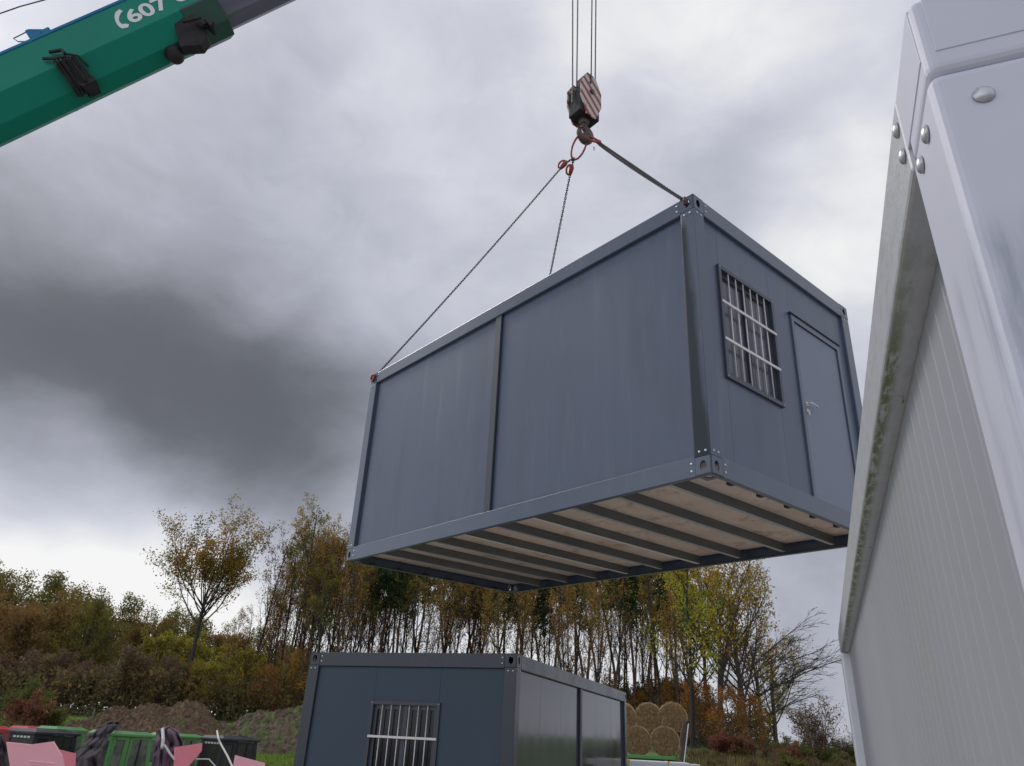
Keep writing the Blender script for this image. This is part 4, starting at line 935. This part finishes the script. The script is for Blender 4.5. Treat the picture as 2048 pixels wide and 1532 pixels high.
# ------------------------------------------------------------------ grass
gr = MB(); r = random.Random(5)
def blades(n, pxr, Dr, hh, cols):
    for _ in range(n):
        px = r.uniform(*pxr); D = r.uniform(*Dr); P = at(px, hor_y(px), D); z = terr(P.x, P.y)-.02
        h = hh*r.uniform(.5,1.3); a = r.uniform(0,6.28); w = .018*r.uniform(.7,1.5)*(D/28); lean = Vector((r.uniform(-.5,.5), r.uniform(-.5,.5), 0))*h*.6
        b = Vector((math.cos(a), math.sin(a), 0))*w; c = r.choice(cols); m_ = r.uniform(.7,1.25)
        base = Vector((P.x, P.y, z)); gr.add([base-b, base+b, base+lean+Vector((0,0,h))], [(0,1,2)], tuple(v*m_*1.5 for v in c))
blades(26000, (470,660), (24,31.5), .11, [(.13,.20,.04),(.17,.25,.05),(.20,.25,.07),(.09,.15,.03)])
blades(5000, (-20,170), (36,48), .16, [(.13,.20,.04),(.17,.25,.05)])
o = gr.build('grass', mp_leaf); tag(o, 'bright green grass in front of the earth heaps', 'grass', kind='stuff')
gr = MB()
blades(26000, (1350,1760), (24,40), .38, [(.16,.12,.06),(.22,.17,.09),(.08,.10,.03),(.12,.14,.04),(.10,.07,.04)])
o = gr.build('dry_weeds', mp_leaf); tag(o, 'dry brown and green weeds in front of the wood edge on the right', 'weeds', kind='stuff')

# ------------------------------------------------------------------ straw bales
bc = []
for px, py in ((1275,1483),(1330,1484)): bc.append((px, py, 35.0))
for px, py in ((1246,1438),(1297,1437),(1345,1436)): bc.append((px, py, 35.1))
blabs = ['round straw bale at the left of the bottom row beside the lower container','round straw bale at the right of the bottom row','round straw bale of the top row half hidden by the lower container','round straw bale in the middle of the top row','round straw bale at the right of the top row under the trees']
for i, (px, py, D) in enumerate(bc):
    P = at(px, py, D); mb = MB(); r = random.Random(60+i); n = 44; Rb = .615+r.uniform(-.035,.02); Lb = 1.2
    prof = [(-Lb/2,0),(-Lb/2,Rb*.3),(-Lb/2-.01,Rb*.62),(-Lb/2,Rb*.88),(-Lb/2+.05,Rb*.985),(-Lb/4,Rb),(0,Rb*1.01),(Lb/4,Rb),(Lb/2-.05,Rb*.985),(Lb/2,Rb*.88),(Lb/2,0)]
    for (y, rr_) in prof:
        for k in range(n):
            t = 2*math.pi*k/n; q = rr_*(1+.03*noise.noise(Vector((math.cos(t)*3+i*7, math.sin(t)*3, y*4))))*(1-.05*(math.sin(t) < -.75))*(1+.03*math.sin(2*t+i*2))
            mb.v.append((q*math.cos(t), y+.02*noise.noise(Vector((math.cos(t)*rr_*9, math.sin(t)*rr_*9, i))), q*math.sin(t)))
    for a in range(len(prof)-1):
        for k in range(n): k2 = (k+1)%n; mb.f.append((a*n+k, a*n+k2, (a+1)*n+k2, (a+1)*n+k))
    # loose straws on the face
    for _ in range(420):
        a = r.uniform(0,6.28); q = Rb*math.sqrt(r.random()); t0 = a+1.57+r.uniform(-.5,.5); ln = r.uniform(.08,.22)
        c = Vector((q*math.cos(a), -Lb/2-.02-r.random()*.02, q*math.sin(a))); d = Vector((math.cos(t0), r.uniform(-.15,.15), math.sin(t0)))*ln/2
        w = Vector((-math.sin(t0),0,math.cos(t0)))*.006; mb.add([c-d-w, c+d-w, c+d+w, c-d+w], [(0,1,2,3)])
    o = mb.build('straw_bale', mp_straw); tag(o, blabs[i], 'straw bale', 'stacked round straw bales')
    o.location = P; o.rotation_euler = (0, r.uniform(0,6), 0); o.rotation_euler = (0,0,-R(12))
# green trailer bed below the bales
P = at(1300, 1512, 34.6); tz = terr(P.x, P.y)
tr = empty('skid', (P.x,P.y,tz), 'low green skid under the straw bales', 'skid'); tr.rotation_euler = (0,0,-R(12))
bedz = at(1330,1512,35).z-tz
MB().box((-3,-.9,bedz-.14),(1.6,1.6,bedz)).build('bed', mp_ugreen, tr, .02)
for y in (-.6, 1.2): MB().box((-2.8,y,-.3),(1.4,y+.15,bedz-.141)).build('runner', mp_wood, tr)
MB().box((1.1,-.95,bedz-.12),(1.5,-.9,bedz+.10)).build('tail_board', mp_ugreen, tr, .01)
# old post and white stake by the bales
P = at(1364, 1525, 30); q = MB(); r = random.Random(8); top = at(1368,1438,30)
pts = [Vector((0,0,-.3)).lerp(Vector((top.x-P.x, top.y-P.y, top.z-P.z)), k/7)+Vector((r.uniform(-.04,.04),0,0)) for k in range(8)]
q.tube(pts, [.13,.12,.11,.115,.10,.10,.09,.05], 9); q.tube([pts[6], pts[6]+Vector((.16,0,.28))], [.05,.02], 6)
o = q.build('tree_stump', mp_barkb, smooth=True); o.location = P; tag(o, 'broken grey trunk standing right of the straw bales', 'dead trunk')
P = at(1371, 1500, 29.5); T2 = at(1377,1447,29.5)
o = MB().tube([Vector((T2-P))*-.6, Vector((T2-P))], .018, 8).build('stake', mp_whiteflash); o.location = P; tag(o, 'thin white stake leaning beside the broken trunk', 'stake')

# white wrapped pack behind the lower container
P = at(1290, 1530, 16.5); zt = at(1290,1521,16.5).z
pk = empty('wrapped_pack', (P.x,P.y,-.18), 'white film wrapped panel pack with yellow straps, right of the lower container', 'panel pack'); pk.rotation_euler = (0,0,-R(9))
hh = zt+.18
MB().box((-1.6,0,.12),(.87,1.1,hh)).build('film_wrap', mp_film, pk, .03)
for x in (-1.2,-.33,.44): MB().box((x,-.004,.12),(x+.035,1.104,hh+.005)).build('strap', mp_yellow, pk)
MB().box((.871,.0,hh-.12),(1.06,.9,hh-.02)).build('end_cap', mp_film, pk, .01)
for x in (-1.5,-.4,.6): MB().box((x,0,0),(x+.12,1.1,.118)).build('bearer', mp_wood, pk)

# ------------------------------------------------------------------ wire fence
fn = empty('wire_fence', at(115,1440,36), 'thin wire mesh fence with slender posts left of the brown earth heap', 'fence'); base = fn.location.copy()
zt = []
for i, (px, py) in enumerate(((-15,1412),(112,1406),(190,1417))):
    T = at(px, py, 36); Bz = terr(T.x, T.y)-.1; b = Vector((T.x-(0.12 if i == 1 else 0), T.y, Bz)); zt.append((b, T))
    MB().tube([b-base, T-base], .03, 6).build('fence_post', mp_wood, fn)
wm = MB()
for (b0, t0), (b1, t1) in zip(zt, zt[1:]):
    for k in range(8): f = k/7; wm.tube([(b0.lerp(t0,1-f*.8))-base, (b1.lerp(t1,1-f*.8))-base], .006, 3)
    n = int((t1-t0).length/.14)
    for k in range(n+1): f = k/n; a = b0.lerp(b1,f); c = t0.lerp(t1,f); wm.tube([a.lerp(c,.2)-base, c-base], .004, 3)
wm.build('wire_mesh', mp_rope, fn)

# ------------------------------------------------------------------ utility vehicles: cabs with faceted roofs
KD = 1.42
def utv(px0, px1, pyroof, D, paint, label, group=None, yaw=0.0):
    """cab seen from the side, nose to the right; px0..px1 the roof's ends in the photograph"""
    D *= KD; yaw = R(34)
    a = at(px0, pyroof, D); b = at(px1, pyroof+(px1-px0)*.10, D); Lr = (b-a).length; mid = (a+b)/2
    x = Vector((b.x-a.x, b.y-a.y, 0)).normalized(); s = Lr/2.06
    gz = -.18; top = mid.z-gz
    o = empty('utility_vehicle', (mid.x, mid.y, gz), label, 'utility vehicle', group)
    o.rotation_euler = (0,0,math.atan2(x.y, x.x)+yaw); o.scale = (s, s, top/1.95)
    mt = paint; Hh = 1.95; wd = .68; mp_cabglass = mp_cabglassd if paint is mp_ublack else globals()['mp_cabglass']
    # roof: faceted shell
    rf = MB(); xb, xf = -.80, .80
    lo = [(xb,-wd),(xf-.10,-wd),(xf,-wd*.75),(xf,wd*.75),(xf-.10,wd),(xb,wd)]; hi = [(xb+.10,-wd+.14),(xf-.42,-wd+.14),(xf-.26,-wd*.55),(xf-.26,wd*.55),(xf-.42,wd-.14),(xb+.10,wd-.14)]
    vs = [(p[0],p[1],Hh-.14) for p in lo]+[(p[0],p[1],Hh-.08) for p in lo]+[(p[0],p[1],Hh) for p in hi]
    n = 6; fs = [tuple(range(n))[::-1]]+[(i,(i+1)%n,n+(i+1)%n,n+i) for i in range(n)]+[(n+i,n+(i+1)%n,2*n+(i+1)%n,2*n+i) for i in range(n)]+[tuple(range(2*n,3*n))]
    rf.add(vs, fs); ro = rf.build('roof', mt, o, .018)
    MB().box((-.05,-wd+.17,Hh-.004),(.30,wd-.17,Hh+.018)).build('roof_hatch', mp_seal, ro, .01)
    for sy in (-1,1): MB().prism([(xb+.75,sy*(wd-.03),Hh-.10),(xf-.22,sy*(wd-.03),Hh-.10),(xf-.38,sy*(wd-.12),Hh-.02),(xb+.78,sy*(wd-.12),Hh-.02)][::sy],(0,sy,.3),.022).build('roof_rib', mt, ro, .006)
    # cab: pillars, side panels, doors
    yb = wd-.06; body = MB()
    for sy in (-1,1):
        y0 = sy*yb
        MB().prism([(-.74,y0,.75),(-.30,y0,.75),(-.30,y0,.98),(-.66,y0,.98)][::sy],(0,-sy,0),.05).build('side_panel', mt, o, .01)
        MB().prism([(-.74,y0,.75),(-.64,y0,.98),(-.60,y0,Hh-.14),(-.72,y0,Hh-.14)][::sy],(0,-sy,0),.05).build('pillar', mt, o, .01)
        MB().prism([(-.32,y0,.75),(-.14,y0,.75),(-.16,y0,Hh-.14),(-.30,y0,Hh-.14)][::sy],(0,-sy,0),.05).build('pillar', mt, o, .01)
        MB().prism([(-.66,y0,Hh-.24),(-.28,y0,Hh-.24),(-.28,y0,Hh-.141),(-.66,y0,Hh-.141)][::sy],(0,-sy,0),.05).build('header_panel', mt, o, .01)
        MB().prism([(.66,y0,.75),(.74,y0,.85),(.62,y0,Hh-.14),(.54,y0,Hh-.14)][::sy],(0,-sy,0),.05).build('pillar', mt, o, .01)
    body.box((-.76,-yb,.75),(-.71,yb,1.02)); body.box((-.745,-yb,Hh-.26),(-.69,yb,Hh-.14)); body.box((-.75,-yb,.9),(-.70,-yb+.12,Hh-.2)); body.box((-.75,yb-.12,.9),(-.70,yb,Hh-.2))
    body.build('rear_frame', mt, o, .01)
    for sy in (-1,1):
        y0 = sy*(yb+.002)
        d = MB(); 
        for q in ([(-.14,y0,.45),(.68,y0,.45),(.70,y0,.92),(-.14,y0,.92)], [(-.13,y0,.92),(-.05,y0,.92),(-.06,y0,Hh-.2),(-.14,y0,Hh-.16)], [(.60,y0,.92),(.68,y0,.92),(.56,y0,Hh-.16),(.48,y0,Hh-.2)], [(-.14,y0,Hh-.16),(-.06,y0,Hh-.21),(.48,y0,Hh-.21),(.56,y0,Hh-.16)]):
            d.prism(q[::sy],(0,-sy,0),.035)
        do = d.build('door', mt, o, .008)
        y1 = sy*(yb-.015)
        MB().prism([(-.05,y1,.92),(.60,y1,.92),(.48,y1,Hh-.2),(-.06,y1,Hh-.2)][::sy],(0,-sy,0),.008).build('window', mp_cabglass, do)
        MB().box((.22,min(y1,y1+sy*.022),.92),(.255,max(y1,y1+sy*.022),Hh-.2)).build('window_bar', mp_seal, do)
        MB().prism([(-.62,y1,.99),(-.32,y1,.99),(-.32,y1,Hh-.25),(-.60,y1,Hh-.25)][::sy],(0,-sy,0),.008).build('rear_quarter_window', mp_cabglass, o)
    MB().box((-.725,-yb+.12,1.02),(-.715,yb-.12,Hh-.26)).build('rear_window', mp_cabglass, o)
    MB().prism([(.72,-yb+.05,.86),(.60,-yb+.05,Hh-.16),(.60,yb-.05,Hh-.16),(.72,yb-.05,.86)],(1,0,0),.01).build('windscreen', mp_cabglass, o)
    bd = MB(); bd.box((-1.5,-wd+.02,.42),(.74,wd-.02,.76)); bd.prism([(.74,-wd+.02,.42),(1.35,-wd+.02,.42),(1.38,-wd+.02,.70),(1.15,-wd+.02,.86),(.74,-wd+.02,.90)],(0,1,0),2*wd-.04)
    bd.build('body', mt, o, .03)
    MB().box((-.5,-wd+.12,.76),(-.15,wd-.12,1.15)).build('seat', mp_seal, o, .04)
    for wx in (-1.05, 1.0):
        for sy in (-1,1):
            MB().disc((wx,sy*(wd-.02),.30),(0,sy,0),.30,.16,20).build('wheel', mp_seal, o, .02)
    if paint is mp_ublack:
        vm = MB()
        for k in range(5): vm.box((-.748,-.42+k*.17,Hh-.235),(-.745,-.30+k*.17,Hh-.185))
        vm.build('vent_slots', mp_strap, o)
    return o
u1 = utv(-75, 30, 1446, 19.5, mp_ured, 'red utility vehicle cab cut by the left edge')
u2 = utv(20, 118, 1448, 20.0, mp_ured, 'red utility vehicle cab showing between the left red cab and the black cab')
u3 = utv(75, 182, 1448, 19.6, mp_ugreen, 'green utility vehicle cab behind the left black cab')
u4 = utv(18, 168, 1451, 16.2, mp_ublack, 'black utility vehicle cab above the large pink board at the left')
u5 = utv(178, 318, 1455, 16.4, mp_ugreen, 'green utility vehicle with a dark cloth thrown over its roof')
u6 = utv(300, 412, 1461, 19.0, mp_ugreen, 'green utility vehicle cab behind the pink board and left of the right black cab')
u7 = utv(402, 526, 1466, 16.8, mp_ublack, 'black utility vehicle with a strap over its roof, rightmost of the cabs')

# pink foam boards
def board(pts, D, th, mat, label):
    P = [at(x, y, d*KD) for (x, y), d in zip(pts, D)]; o = P[0].copy(); th *= KD; v = [p-o for p in P]
    n = (v[1]-v[0]).cross(v[-1]-v[0]).normalized()
    if n.dot(CAM-o) > 0: n = -n
    # one flat sheet: drop corners onto the plane of the first three
    e_ = [q-n*(q.dot(n)) for q in v]
    ob = MB().prism(e_, n, th).build('foam_board', mat, None, .004); ob.location = o; tag(ob, label, 'foam board'); return ob
board([(12,1484),(62,1489),(104,1483),(118,1512),(134,1600),(30,1600)], [12.2,12.1,12.0,11.9,11.8,12.1], .06, mp_pink, 'large pale pink foam board standing in front of the left black cab')
board([(58,1521),(110,1526),(130,1600),(80,1600)], [11.0,11.0,11.0,11.0], .06, mp_pink, 'small pale pink foam board lying against the large pale pink one')
board([(112,1497),(152,1507),(150,1560),(116,1560)], [13.4,13.4,13.3,13.3], .04, mp_pinkdk, 'deep pink foam board peeking out right of the large pale pink one')
board([(352,1494),(405,1486),(402,1502),(378,1532),(372,1600),(349,1600)], [14.6,14.9,14.9,14.7,14.6,14.5], .05, mp_pinkdk, 'deep pink ribbed foam board in front of the right black cab')
board([(470,1510),(530,1526),(528,1600),(456,1600)], [13.5,13.5,13.4,13.4], .05, mp_pink, 'pink foam board at the right below the rightmost black cab')

# cloths and tarps
def cloth(rows, D, mat, label, seed, folds=9, amp=.05, name='tarp', thick=.012, cat='tarp'):
    """rows: list of (left px, right px, py); sheet draped down through them with deep folds"""
    mb = MB(); nu, nv = 64, 10*(len(rows)-1); r = random.Random(seed); O = at(*[rows[0][0], rows[0][2]], D[0])
    ph = [r.uniform(0,6.28) for _ in range(4)]; D = [d*KD for d in D]; O = at(rows[0][0], rows[0][2], D[0]); amp *= KD
    for j in range(nv+1):
        f = j/nv*(len(rows)-1); i = min(int(f), len(rows)-2); t = f-i; t = t*t*(3-2*t)
        l = rows[i][0]+(rows[i+1][0]-rows[i][0])*t; rr = rows[i][1]+(rows[i+1][1]-rows[i][1])*t; y = rows[i][2]+(rows[i+1][2]-rows[i][2])*(f-i)
        d = D[i]+(D[i+1]-D[i])*t
        for k in range(nu+1):
            u = k/nu; px = l+(rr-l)*u
            w = .22*math.sin(u*folds*3.14+ph[0]+.9*math.sin(j*.22+ph[1]))+2.6*noise.noise(Vector((u*5+seed, j*.12, 0)))+.7*noise.noise(Vector((u*12+seed, j*.2, 4)))
            py = y+2.2*noise.noise(Vector((u*5, j*.2, seed+3)))+(3*math.sin(u*3.14)*-1)
            P = at(px, py, d-.18*math.sin(u*3.14)+amp*w); mb.v.append(tuple(P-O))
    for j in range(nv):
        for k in range(nu): a = j*(nu+1)+k; mb.f.append((a, a+1, a+nu+2, a+nu+1))
    ob = mb.build(name, mat, None, 0, True); ob.location = O
    md = ob.modifiers.new('solid', 'SOLIDIFY'); md.thickness = thick
    tag(ob, label, cat); return ob
cloth([(212,244,1447),(196,232,1455),(178,216,1475),(160,206,1497),(122,200,1520),(112,206,1560)], [16.0,15.7,15.2,14.6,14.0,13.6], mp_tarpd, 'dark cloth gathered over the roof of the green utility vehicle and hanging down', 3, 7, .09)
cloth([(325,345,1456),(313,358,1464),(311,366,1490),(306,352,1515),(300,356,1560)], [15.5,15.4,15.2,15.1,15.0], mp_tarpm, 'crumpled mauve tarp bundle between the green cab and the deep pink board', 8, 5, .08)
cloth([(-20,6,1472),(-20,14,1495),(-20,10,1515),(-20,22,1560)], [12.8,12.7,12.6,12.5], mp_tarpd, 'scrap of dark cloth at the very left edge beside the pink board', 5, 3, .06)
def strap(pts, label, w=.02, mat=mp_strap):
    P = [at(p[0],p[1],p[2]*KD) for p in pts]; O = P[0]; w *= KD; mb = MB().tube([p-O for p in P], w, 5); ob = mb.build('strap', mat); ob.location = O; tag(ob, label, 'strap')
strap([(434,1462,16.6),(437,1478,16.0),(441,1487,15.9),(455,1512,15.4),(470,1545,14.8)], 'pale strap running over the roof of the rightmost black cab', .018)
strap([(325,1458,15.2),(326,1480,14.9),(324,1496,14.8)], 'short white strap hanging down the mauve tarp', .028)
strap([(329,1490,14.8),(340,1507,14.7),(350,1520,14.6)], 'pale cord slanting across the mauve tarp to the deep pink board', .018)
strap([(392,1518,14.2),(418,1518,14.1),(434,1536,14.0)], 'thin grey rod below the rightmost black cab', .010)
